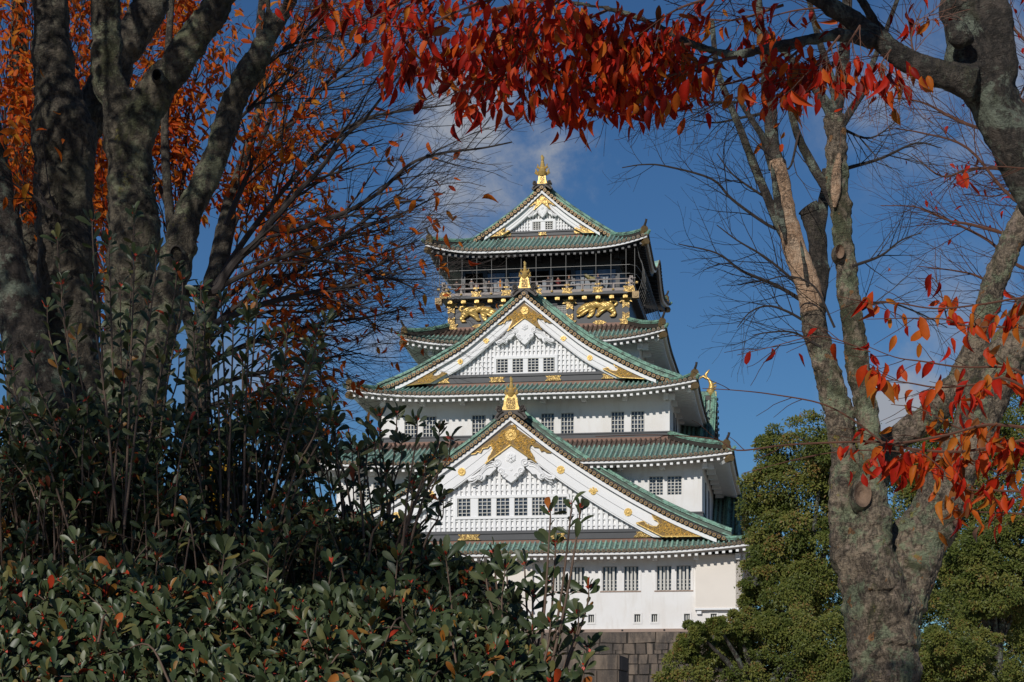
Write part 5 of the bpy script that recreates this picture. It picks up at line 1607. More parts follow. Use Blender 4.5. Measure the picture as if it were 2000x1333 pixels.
    # tree 3: slender orange-leaved tree behind
    for idx, (label, rootpx, D, trunks, brs, blobs, seed) in enumerate((
        ('orange leaved cherry tree behind the left trunks, branches fanning to the right', 385, 15,
         [([(380, GY(15)), (385, 800), (398, 640), (415, 560), (430, 500), (442, 440), (450, 395), (470, 330), (498, 250), (517, 150), (508, 60), (520, -80)], [27, 25, 22, 20, 19, 18, 13, 10, 9, 8, 8, 6]),
          ([(395, 700), (350, 560), (330, 400), (322, 240), (330, 80), (340, -80)], [14, 11, 9, 8, 7, 5])],
         [([(400, 640), (500, 600), (590, 575), (680, 560), (760, 545), (830, 575)], 7), ([(390, 720), (480, 675), (560, 650), (640, 630), (720, 620), (800, 600)], 6),
          ([(398, 660), (460, 600), (540, 560), (620, 500), (700, 450), (780, 420), (870, 375)], 7), ([(420, 560), (470, 480), (530, 400), (590, 330), (650, 270), (720, 230), (800, 215), (880, 205)], 7),
          ([(430, 520), (460, 430), (510, 330), (570, 240), (640, 160), (700, 100), (760, 40)], 7), ([(440, 440), (480, 350), (520, 250), (560, 150), (600, 60), (630, -40)], 6),
          ([(400, 760), (480, 735), (560, 720), (640, 700), (705, 690)], 5), ([(330, 560), (345, 450), (360, 330), (370, 210), (400, 90)], 5), ([(325, 400), (290, 300), (280, 180), (300, 60)], 5),
          ([(470, 330), (540, 270), (610, 190), (700, 130), (780, 90)], 5), ([(405, 620), (470, 560), (530, 540), (600, 540), (690, 520), (760, 490), (820, 470)], 6),
          ([(390, 800), (450, 780), (510, 770), (560, 775)], 5), ([(395, 690), (440, 640), (520, 610), (600, 610), (680, 600), (740, 640)], 5)],
         [(470, 400, 130, 110, .95), (330, 330, 80, 250, .75), (520, 250, 90, 120, .5), (430, 620, 150, 110, .5), (340, 80, 110, 110, .55), (600, 480, 140, 130, .22), (760, 430, 120, 160, .05), (480, 800, 120, 80, .7), (560, 120, 90, 110, .22), (420, 180, 70, 120, .4)], 31),
        ('slender orange leaved tree at the left edge beside the grey trunk', 60, 16,
         [([(60, GY(16)), (62, 900), (64, 600), (58, 400), (48, 250), (40, 100), (32, -80)], [22, 21, 20, 17, 15, 14, 11]), ([(30, 900), (22, 600), (28, 350), (25, 150), (35, -60)], [13, 12, 11, 9, 8])],
         [([(60, 420), (110, 350), (150, 280), (190, 200), (230, 120)], 6), ([(50, 300), (100, 220), (160, 120), (200, 40)], 6), ([(40, 500), (20, 400), (10, 250), (15, 100)], 5), ([(62, 560), (90, 480), (80, 380), (110, 250)], 5),
          ([(25, 200), (60, 120), (90, 40), (130, -30)], 5), ([(64, 700), (85, 640), (80, 560), (88, 500)], 5), ([(62, 640), (200, 560), (210, 450), (215, 350)], 5)],
         [(40, 150, 80, 220, .8), (80, 560, 45, 140, .95), (195, 330, 30, 250, .8), (150, 60, 90, 100, .5), (210, 500, 40, 120, .9)], 41))):
        t = tree_root('cherry_tree', label, rootpx, D); o = np.array(t.location)
        b = MB()
        for pts, r in trunks: limb(b, pts, r, D, 14, .10, seed, 6, 0, o)
        b.build('trunk', M['bark_grey'], t, True)
        b = MB(); rs = np.random.RandomState(seed); sink = []
        for pts, r in brs:
            dd = D + rs.uniform(-1.0, 1.0)
            p, rr = limb(b, pts, np.linspace(r, 1.2, len(pts)), dd, 7, .03, seed, 5, 0, o)
            off_limb(b, p, rr, rs, sink, 20, .85, 2, (.12, 0, .08), .12, 1, .52, 5, o, .008)
        b.build('twigs', M['twig'], t)
        f = MB(); n = hang_leaves(f, sink, [(x, y, rx, ry, w*.62) for x, y, rx, ry, w in blobs], rs, .084, CHERRY, 2, .07, .6, 1, o, (.05, .95))
        f.build('foliage', M['leaf_orange'], t, True)
left_trees()

# ------------------------------------------------------------------ right foreground trees
def right_trees():
    D = 14
    t = tree_root('cherry_tree', 'large cherry tree on the right with a split trunk and one pale stripped broken stem', 1735, D); o = np.array(t.location)
    b = MB()
    limb(b, [(1735, GY(D)), (1732, 1500), (1727, 1333), (1725, 1250), (1722, 1190), (1705, 1130), (1690, 1080), (1680, 1020)], [84, 73, 65, 69, 71, 58, 47, 38], D, 40, .10, 51, 12, 0, o)
    limb(b, [(1690, 1150), (1664, 1090), (1652, 1030), (1648, 960), (1648, 900), (1646, 866), (1637, 800), (1608, 700), (1590, 630), (1586, 596)], [44, 40, 34, 29, 26, 25, 28, 24, 25, 25], D - .02, 28, .11, 52, 9, 0, o)
    limb(b, [(1715, 1150), (1705, 1060), (1703, 980), (1703, 920), (1697, 866), (1693, 800), (1672, 700), (1661, 600), (1650, 500), (1641, 400), (1635, 330), (1632, 262), (1628, 225)], [50, 40, 32, 25, 22, 22, 23, 21, 19, 20, 21, 20, 20], D - .12, 28, .12, 53, 9, 0, o)
    limb(b, [(1745, 1200), (1772, 1110), (1800, 1050), (1830, 1000), (1852, 950), (1884, 885), (1912, 805), (1946, 738), (1985, 662), (2035, 590), (2120, 480)], [62, 58, 54, 51, 47, 45, 43, 43, 40, 36, 30], D + .08, 30, .10, 54, 10, 0, o)
    limb(b, [(1708, 960), (1738, 872), (1785, 835), (1835, 795), (1878, 738), (1903, 680), (1926, 605), (1952, 532), (1977, 470), (2015, 395), (2080, 280)], [22, 25, 26, 26, 25, 25, 24, 24, 23, 22, 17], D + .7, 24, .10, 55, 9, 0, o)
    fuse(b.build('trunk', M['bark_right'], t, True), .011, .045)
    # stripped stem: pale wood between bark
    b = MB()
    limb(b, [(1588, 612), (1577, 556), (1554, 490), (1538, 432), (1527, 370), (1517, 312)], [24, 24, 22.5, 20, 18, 16], D - .03, 24, .07, 56, 8, 0, o)
    fuse(b.build('stripped_stem', M['bare_wood'], t, True), .015, .012)
    b = MB()
    for dx, l0, l1 in ((-16, 395, 318), (-13, 470, 330), (17, 560, 470), (-19, 440, 350)):
        p = [(1540 + dx + (y - 430)*.16, y, D - .12) for y in np.linspace(l0, l1, 6)]
        limb(b, p, [3, 5, 5, 4, 3, .6], D, 6, .25, int(l0), 3, 0, o)
    b.build('splintered_bark', M['bark_dark'], t)
    b = MB()
    limb(b, [(1518, 330), (1508, 265), (1503, 210), (1497, 140), (1486, 60), (1478, -40)], [15, 13, 13, 11, 9, 7], D, 14, .10, 57, 7, 0, o)
    limb(b, [(1590, 610), (1600, 545), (1598, 480), (1588, 430), (1577, 406)], [20, 19, 18, 19, 21], D + .25, 18, .10, 58, 7, 0, o)
    limb(b, [(1596, 470), (1606, 410), (1611, 370), (1612, 330)], [13, 11, 9, 6], D + .25, 12, .10, 59, 6, 0, o)
    for pts, r0, r1 in (([(1565, 520), (1530, 460), (1500, 390), (1472, 320), (1445, 250), (1420, 190), (1400, 130), (1390, 40)], 10, 5), ([(1508, 330), (1490, 270), (1462, 225), (1440, 190)], 8, 4),
                        ([(1640, 420), (1612, 365), (1585, 320), (1562, 275), (1548, 230), (1535, 170), (1500, 100)], 11, 5), ([(1626, 225), (1604, 190), (1575, 150), (1540, 110), (1480, 50)], 12, 5),
                        ([(1628, 230), (1640, 170), (1650, 90), (1655, 0), (1660, -60)], 15, 8), ([(1632, 265), (1660, 220), (1685, 180), (1702, 130), (1730, 60), (1760, -20)], 9, 4), ([(1640, 240), (1625, 160), (1600, 80), (1580, 0)], 9, 5)):
        limb(b, pts, np.linspace(r0, r1, len(pts)), D, 10, .08, int(r0*10), 6, 0, o)
    b.build('upper_stem', M['bark_dark'], t, True)
    for (px, py, r) in ((1685, 965, 17), (1640, 492, 9)):                    # healed branch scars
        b = MB(); dd = D - .27 if py > 900 else D - .225; c = np.array(at(px, py, dd)) - o
        prev = None
        for k, (q, yy) in enumerate(((1.7, .10), (1.25, -.01), (.9, .015), (.3, .04))):
            ring = [(c[0] + math.cos(a)*r*q*dd/F_PX*.8, c[1] + yy, c[2] + math.sin(a)*r*q*dd/F_PX*1.25) for a in np.linspace(0, 6.283, 17)[:-1]]
            if prev: b.grid([prev, ring], 0 if k < 2 else 1, 0, True)
            prev = ring
        b.add(prev, [tuple(range(15, -1, -1))], 1)
        b.build('branch_scar', [M['bark_right'], M['scar_wood']], t, True)
    b = MB(); c_ = [(1612, 395), (1624, 390), (1634, 415), (1636, 440), (1628, 460), (1618, 445), (1613, 420)]
    limb(b, [(1640, 300, D - .22), (1634, 335, D - .205), (1632, 375, D - .205), (1630, 405, D - .2)], [4, 9, 10, 3], D, 12, .1, 61, 6, 0, o)
    b.build('bare_wood_scar', M['bare_wood'], t, True)
    b = MB(); rs = np.random.RandomState(61); sink = []
    for pts, r in (([(1585, 600), (1520, 560), (1450, 530), (1400, 495), (1325, 477)], 4.5), ([(1575, 560), (1560, 470), (1500, 440), (1430, 390), (1390, 350), (1300, 325), (1255, 322), (1215, 328)], 4), ([(1590, 640), (1540, 610), (1500, 598), (1465, 610), (1440, 640)], 3),
                   ([(1600, 600), (1540, 540), (1490, 500), (1440, 470), (1400, 440)], 3.5), ([(1606, 680), (1550, 650), (1500, 650), (1470, 655)], 2.5), ([(1665, 520), (1720, 500), (1760, 470), (1800, 455)], 3.5), ([(1650, 330), (1720, 310), (1790, 280), (1840, 290)], 4),
                   ([(1520, 400), (1470, 370), (1430, 340), (1400, 300)], 3), ([(1500, 220), (1450, 230), (1400, 240), (1350, 235)], 3.5), ([(1440, 200), (1390, 200), (1340, 190), (1310, 210)], 3), ([(1660, 620), (1720, 590), (1790, 610), (1850, 640)], 3), ([(1560, 260), (1540, 330), (1500, 300), (1460, 260)], 3),
                   ([(1630, 640), (1590, 560), (1530, 540), (1470, 560)], 2.5), ([(1640, 250), (1700, 270), (1760, 230)], 3), ([(1400, 130), (1370, 180), (1330, 220)], 2.5)):
        p, rr = limb(b, pts, np.linspace(r, .9, len(pts)), D + rs.uniform(-.5, .5), 6, .03, 5, 5, 0, o)
        off_limb(b, p, rr, rs, sink, 11, .45, 1, (0, 0, .12), .15, 1, .65, 4, o, .005)
    b.build('twigs', M['twig'], t)
    f = MB(); hang_leaves(f, sink, [(1540, 275, 30, 30, .25), (1700, 560, 80, 60, .02)], rs, .08, CHERRY, 1, .03, .7, 1, o, (.1, .9))
    f.build('foliage', M['leaf_orange'], t, True)

    # near tree leaning in from the right, its boughs roofing the view with red leaves
    D = 8.5
    t = tree_root('cherry_tree', 'near dark cherry tree leaning in at the upper right, red leaves hanging from its boughs', 2210, D); o = np.array(t.location)
    b = MB()
    limb(b, [(2210, GY(D)), (2200, 1400), (2170, 1000), (2120, 600), (2065, 430), (2012, 332), (1975, 268), (1945, 205), (1918, 150), (1902, 100), (1893, 40), (1880, -40), (1850, -180)], [78, 72, 66, 58, 52, 50, 47, 46, 50, 52, 50, 46, 36], D, 30, .11, 71, 9, 0, o)
    limb(b, [(1948, 240), (1948, 170), (1952, 110), (1948, 50), (1935, 0), (1915, -60)], [22, 34, 34, 31, 28, 22], D - .06, 20, .13, 72, 7, 0, o)
    limb(b, [(1905, 165), (1855, 150), (1795, 130), (1742, 97), (1702, 66), (1660, 35), (1610, 5), (1560, -30), (1480, -90)], [38, 28, 24, 21, 19, 18, 16, 14, 9], D - .1, 18, .08, 73, 8, 0, o)
    limb(b, [(1705, 84), (1645, 69), (1580, 78), (1500, 95), (1440, 108), (1400, 101), (1350, 85), (1300, 60), (1250, 36), (1190, 18), (1110, 4), (1020, -20)], [15, 13, 12, 11, 10, 9, 8, 7, 6, 5, 4, 3], D - .15, 12, .06, 74, 8, 0, o)
    limb(b, [(1745, 92), (1715, 55), (1690, 15), (1660, -40)], [13, 10, 9, 7], D, 10, .08, 75, 6, 0, o)
    limb(b, [(1890, 60), (1872, 75), (1862, 60), (1858, 40)], [26, 20, 14, 8], D - .2, 14, .15, 76, 6, 0, o)
    limb(b, [(2150, 800), (2090, 780), (2050, 800), (2010, 850)], [26, 18, 12, 8], D - .6, 12, .08, 77, 6, 0, o)
    fuse(b.build('trunk', M['bark_dark'], t, True), .014, .022)
    high_crown(t, o, (-3.5, 1.3, 5.5), (1.9, 1.3, .45), 2600, M['leaf_red'], 303, at(1850, -180, 8.5))  # unseen crown added far from the trunk to shade the left shrubs
    b = MB(); rs = np.random.RandomState(81); sink = []
    # boughs along the top of the view
    for pts, r in (([(1440, 112), (1380, 125), (1300, 150), (1220, 155), (1140, 140)], 3.5), ([(1300, 62), (1230, 90), (1160, 110), (1090, 150)], 3), ([(1190, 18), (1100, 60), (1020, 100), (950, 120)], 3), ([(1250, -30), (1100, -10), (960, 20), (850, 40), (760, 35), (690, 15)], 4),
                   ([(1020, -20), (900, 20), (820, 60), (760, 110)], 3), ([(1100, -30), (980, 60), (900, 120), (860, 150)], 3), ([(1400, 101), (1330, 150), (1280, 170)], 2.5), ([(1580, 80), (1520, 130), (1440, 160), (1380, 170)], 3), ([(1640, 70), (1600, 120), (1560, 160), (1530, 190)], 2.5),
                   ([(1500, -60), (1400, -10), (1320, 20), (1260, 60)], 4), ([(1350, 86), (1260, 100), (1190, 160), (1130, 180)], 2.5), ([(1700, 66), (1640, 20), (1560, 20), (1480, 40)], 3), ([(900, -40), (800, 0), (720, 40), (660, 50)], 3), ([(1150, -40), (1060, 30), (1010, 120), (980, 170)], 3),
                   ([(1740, 97), (1720, 130), (1735, 160)], 2), ([(1680, 50), (1640, 110), (1610, 150)], 2.5), ([(780, -30), (700, 0), (640, 20), (615, 30)], 2.5), ([(1790, 128), (1780, 70), (1800, 20)], 2.5), ([(1530, 10), (1430, 40), (1340, 30)], 3)):
        p, rr = limb(b, pts, np.linspace(r, 1.0, len(pts)), D + rs.uniform(-.9, .3), 6, .03, 5, 5, 0, o)
        off_limb(b, p, rr, rs, sink, 13, .30, 1, (-.1, 0, -.05), .1, 1, .7, 4, o, .004)
    top_sink = list(sink)
    low = []
    for pts, r in (([(2060, 590), (2000, 582), (1910, 596), (1825, 603), (1750, 592), (1685, 589), (1633, 578)], 2.6), ([(2060, 660), (2000, 641), (1895, 638), (1846, 624), (1770, 622), (1692, 624)], 2.6), ([(2060, 750), (2000, 730), (1965, 718), (1874, 717), (1800, 706), (1748, 698), (1685, 673)], 3.2),
                   ([(2050, 790), (1965, 740), (1900, 752), (1832, 757), (1785, 750), (1738, 740), (1692, 715)], 3), ([(2040, 840), (1930, 830), (1850, 850), (1740, 868), (1717, 859), (1671, 824), (1605, 789), (1510, 771), (1440, 763), (1372, 759)], 3.4),
                   ([(2040, 850), (1900, 880), (1800, 880), (1717, 864), (1620, 865), (1530, 870), (1440, 880), (1395, 858), (1280, 850), (1163, 853)], 3.2), ([(2020, 980), (2006, 963), (1940, 958), (1882, 952), (1811, 892), (1760, 875)], 3), ([(2040, 910), (1960, 925), (1900, 900), (1830, 895), (1725, 880), (1600, 888), (1450, 925)], 2.8),
                   ([(2030, 870), (1960, 860), (1880, 840), (1800, 800), (1740, 790)], 2.6), ([(2040, 1010), (1980, 1003), (1900, 1000), (1840, 995)], 2.2), ([(1700, 688), (1626, 661), (1580, 659), (1510, 677), (1440, 694)], 1.3), ([(2010, 330), (1940, 326), (1885, 338)], 1.6), ([(1850, 626), (1834, 560), (1816, 538)], 1.4)):
        p, rr = limb(b, pts, np.linspace(r, .7, len(pts)), 7.6 + rs.uniform(-.5, .3), 6, .03, 5, 5, 0, o)
        off_limb(b, p, rr, rs, low, 9, .16, 0, (-.1, 0, -.02), .05, .95, .6, 3, o, .002)
        low += [(q, np.array([-1., 0, 0]), 0) for q in p[::2]]
    b.build('twigs', M['twig_red'], t)
    f = MB()
    bl = [(690, 30, 60, 45, .28), (830, 90, 85, 75, .5), (960, 95, 100, 85, .8), (1080, 120, 110, 90, .9), (1200, 120, 110, 85, .9), (1310, 110, 90, 70, .8), (1420, 110, 70, 55, .42), (1540, 135, 80, 45, .40), (1640, 125, 70, 35, .38), (1720, 130, 40, 40, .4), (1790, 70, 40, 50, .3), (1000, 20, 250, 40, .75), (1450, 30, 160, 40, .14)]
    n1 = hang_leaves(f, [s for s in top_sink if unproj(s[0])[1] < 235], [(x, y, rx, ry, w*.58) for x, y, rx, ry, w in bl], rs, .074, CHERRY, 2, .032, .85, 1, o, (.0, .95), .9)
    # fringe of leaves hanging at the lower edge of the canopy
    fr = [(905, 200), (925, 235), (870, 165), (965, 190), (1020, 225), (985, 180), (1045, 205), (1085, 215), (1110, 235), (1150, 215), (1180, 225), (1210, 200), (1240, 225), (1262, 210), (1300, 215), (1320, 205), (1285, 190), (840, 150), (800, 150), (770, 140), (700, 80), (760, 170), (1345, 180), (1375, 160), (1450, 190), (1500, 185), (1540, 205), (1562, 190), (1600, 165), (1650, 165), (1690, 170), (1725, 175), (1745, 165), (1805, 180), (1130, 190), (1060, 165), (1000, 160), (950, 160)]
    pos = [np.array(at(x + rs.uniform(-8, 8), y - 22 + rs.uniform(-10, 5), 7.7 + rs.uniform(-.3, .5))) - o for x, y in fr for _ in range(3)]
    add_leaves(f, pos, rs.normal(0, .28, (len(pos), 3)) + [0, 0, -1], .094*rs.uniform(.75, 1.15, len(pos)), CHERRY, rs.uniform(.05, .8, len(pos)), rs)
    bl2 = [(1960, 660, 90, 70, .8), (1900, 760, 90, 70, .45), (1960, 860, 80, 80, .8), (1840, 900, 80, 45, .9), (1730, 905, 60, 40, .6), (1760, 640, 110, 50, .25), (1740, 720, 70, 40, .3), (1900, 960, 110, 50, .6), (1690, 940, 30, 30, .7), (1820, 780, 60, 50, .35)]
    n2 = hang_leaves(f, low, [(x, y, rx, ry, w*1.0) for x, y, rx, ry, w in bl2], rs, .080, CHERRY, 2, .014, .8, 1, o, (.25, 1.0), .8)
    ex = [(1465, 695), (1507, 690), (1690, 730), (1700, 700), (1640, 880), (1690, 915), (1710, 895), (1660, 930), (1685, 935), (1560, 700), (1885, 345), (1870, 350), (1892, 365), (1820, 545), (1833, 560)]
    pos = [np.array(at(x, y - 10, 7.6)) - o for x, y in ex]
    add_leaves(f, pos, rs.normal(0, .25, (len(pos), 3)) + [0, 0, -1], .07, CHERRY, rs.uniform(.1, .7, len(pos)), rs)
    f.build('foliage', M['leaf_red'], t, True)

    # bare tree far right, only its fine twigs show
    D = 19
    t = tree_root('bare_tree', 'bare winter tree at the right edge, fine dark twigs spread against the blue sky', 2140, D); o = np.array(t.location)
    b = MB()
    limb(b, [(2140, GY(D)), (2140, 1000), (2120, 600), (2100, 350), (2090, 100), (2070, -100)], [40, 36, 30, 24, 18, 12], D, 14, .1, 91, 6, 0, o)
    b.build('trunk', M['bark_dark'], t, True)
    b = MB(); rs = np.random.RandomState(95); sink = []
    for pts, r in (([(2110, 420), (2000, 340), (1900, 330), (1840, 345), (1780, 300)], 5), ([(2105, 380), (1990, 280), (1880, 240), (1800, 200), (1720, 190)], 5), ([(2110, 500), (2010, 470), (1900, 440), (1850, 430), (1780, 400)], 5), ([(2110, 560), (1990, 520), (1930, 470), (1850, 430), (1790, 405), (1720, 402)], 4), ([(2095, 300), (2000, 200), (1930, 150), (1850, 130)], 4),
                   ([(2115, 640), (2010, 600), (1920, 545), (1870, 530), (1790, 520)], 4), ([(2095, 200), (2020, 100), (1970, 40), (1960, -40)], 5), ([(2110, 460), (1980, 390), (1890, 290), (1800, 260), (1730, 250)], 4), ([(2090, 150), (2010, 160), (1980, 230), (1960, 300)], 3.5), ([(2110, 350), (2030, 330), (1960, 380), (1880, 380)], 3)):
        p, rr = limb(b, pts, np.linspace(r, .8, len(pts)), D + rs.uniform(-1, 1), 6, .03, 5, 5, 0, o)
        off_limb(b, p, rr, rs, sink, 14, .65, 1, (-.12, 0, .05), .15, 1, .55, 5, o, .006)
    b.build('twigs', M['twig_red'], t)
    f = MB(); hang_leaves(f, sink, [(1900, 300, 120, 100, .04), (1980, 60, 60, 80, .15), (1990, 420, 60, 80, .06)], rs, .08, CHERRY, 1, .03, .7, 1, o, (.0, .6))
    f.build('foliage', M['leaf_red'], t, True)
right_trees()

# ------------------------------------------------------------------ evergreen trees before the castle
def crown_tree(name, label, rootpx, D, lobes, mat, leaf, seed, trunk=True, per=62, subs=26, tr=None, group=None, cat='tree'):
    t = tree_root(name, label, rootpx, D, group, cat); o = np.array(t.location)
    rs = np.random.RandomState(seed)
    b = MB(); pos, tip, nrm, rn = [], [], [], []
    cs = []
    for l in lobes:
        px, py, r = l[:3]; d = D + (l[3] if len(l) > 3 else rs.uniform(-1.5, 1.5))
        c = np.array(at(px, py, d)) - o; R0 = r*d/F_PX; cs.append((c, R0))
        ns = int(subs*1.25*max(.5, (r/65)**1.6))
        for k in range(ns):
            u = rs.normal(0, 1, 3); u[1] -= .35; u /= np.linalg.norm(u)
            sc = c + u*R0*rs.uniform(.55, 1.06)*[1, 1, .92]; sr = R0*rs.uniform(.17, .36)
            n = int(per*3.0*max(.6, (sr/(R0*.3))**1.5))
            w = rs.normal(0, 1, (n, 3)) + u*.55 + [0, 0, .35]; w /= np.linalg.norm(w, axis=1)[:, None]
            rad = sr*np.where(rs.rand(n) < .8, rs.uniform(.8, 1.12, n), rs.uniform(.2, .8, n))
            pos.append(sc + w*rad[:, None]*[1.1, 1.1, .85])
            tp = w*.6 + rs.normal(0, .5, (n, 3)) + [0, 0, -.25]; tip.append(tp)
            nrm.append(w*.45 + [-.4, -.85, .55] + rs.normal(0, .36, (n, 3)))
            rn.append(np.clip(rs.uniform(.15, .85) + rs.normal(0, .18, n), 0, 1))
        n = int(260*(r/65)**1.5); w = rs.normal(0, .42, (n, 3))               # leaves deep inside the lobe, coloured darker for its shaded interior
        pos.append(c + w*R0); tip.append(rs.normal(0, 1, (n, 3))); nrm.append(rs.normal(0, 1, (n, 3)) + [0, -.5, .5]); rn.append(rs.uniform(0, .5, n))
    pos, tip, nrm, rn = map(np.concatenate, (pos, tip, nrm, rn))
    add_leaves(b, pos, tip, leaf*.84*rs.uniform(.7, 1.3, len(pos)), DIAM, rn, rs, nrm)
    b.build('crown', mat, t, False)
    if trunk:
        b = MB()
        zc = np.mean([c[2] for c, _ in cs]); zmin = min(c[2] for c, _ in cs)
        x0 = np.mean([c[0] for c, _ in cs])
        rt = tr or .35
        b.tube([(0, 0, 0), (x0*.2, 0, zmin*.45), (x0*.6, .2, zmin*.85), (x0, 0, zc)], [rt*1.3, rt, rt*.9, rt*.5], 12, 0, 0, True, bark_disp(.12, seed))
        for c, R0 in cs[:14]:
            m = np.array([x0*.5, .1, zmin*.75])
            b.tube([m, (m + c)/2 + [0, 0, .3], c], [rt*.55, rt*.4, rt*.12], 7)
        b.build('trunk', M['bark_dark'], t, True)
    return t
G = 'evergreen trees before the castle'
crown_tree('evergreen_tree', 'broad olive green evergreen tree beside the castle keep, left of the split cherry trunk', 1570, 95,
           [(1545, 885, 62), (1610, 862, 66), (1505, 960, 58), (1575, 965, 78), (1650, 930, 70), (1490, 1020, 50), (1530, 1060, 72), (1605, 1080, 78), (1480, 1120, 44), (1550, 1155, 66), (1630, 1180, 66), (1660, 1040, 60), (1700, 900, 60), (1478, 1195, 36), (1462, 1165, 26), (1520, 1215, 50)], M['leaf_camphor'], .20, 101, True, 78, 26, None, G)
crown_tree('evergreen_tree', 'low round evergreen hiding the foot of the castle stone base', 1480, 70,
           [(1368, 1282, 50), (1425, 1252, 44), (1490, 1262, 62), (1560, 1262, 66), (1630, 1265, 66), (1335, 1335, 52), (1440, 1335, 76), (1560, 1350, 84), (1660, 1340, 66), (1402, 1222, 20), (1362, 1236, 22), (1465, 1216, 24), (1340, 1270, 24), (1440, 1222, 26), (1515, 1215, 30), (1700, 1270, 56)], M['leaf_camphor'], .15, 102, True, 80, 26, .25, G)
crown_tree('evergreen_tree', 'dark evergreen crown seen between the limbs of the right cherry tree', 1880, 108,
           [(1855, 840, 62), (1925, 880, 78), (1990, 840, 70), (1800, 905, 60), (1870, 950, 80), (1965, 975, 82), (1790, 1000, 62), (1885, 1050, 74), (1760, 930, 50), (1760, 1080, 60), (1820, 1140, 60)], M['leaf_camphor'], .22, 103, True, 66, 24, None, G)
crown_tree('evergreen_tree', 'sunlit evergreen crown at the right edge beyond the cherry fork', 1945, 80,
           [(1905, 1085, 50), (1960, 1070, 58), (2000, 1140, 70), (1935, 1155, 64), (1880, 1125, 46), (1995, 1050, 46), (2040, 1100, 60), (1985, 1200, 48), (1900, 1190, 36)], M['leaf_camphor'], .17, 104, True, 78, 26, .3, G)
crown_tree('evergreen_tree', 'small low evergreen at the bottom right corner beside the cherry trunk', 1880, 72,
           [(1832, 1262, 40), (1880, 1275, 50), (1925, 1262, 30), (1860, 1330, 58), (1920, 1330, 52), (1800, 1310, 40)], M['leaf_camphor'], .15, 105, True, 78, 26, .2, G)
crown_tree('evergreen_tree', 'deep shaded evergreen behind the low bushes at the lower right', 1780, 100,
           [(1760, 1180, 70), (1820, 1230, 80), (1980, 1290, 80), (1750, 1290, 70), (1930, 1240, 60), (1690, 1150, 50), (1990, 1220, 60), (1860, 1300, 70), (1980, 1340, 70), (2030, 1250, 60), (1900, 1180, 60)], M['leaf_camphor'], .20, 106, True, 60, 22, .5, G)
crown_tree('ginkgo_tree', 'bright yellow ginkgo glimpsed through a gap in the left shrubs', 430, 60,
           [(430, 925, 34), (405, 965, 36), (445, 975, 36), (425, 1010, 34), (390, 930, 24)], M['leaf_ginkgo'], .13, 107, True, 60, 24, .2)

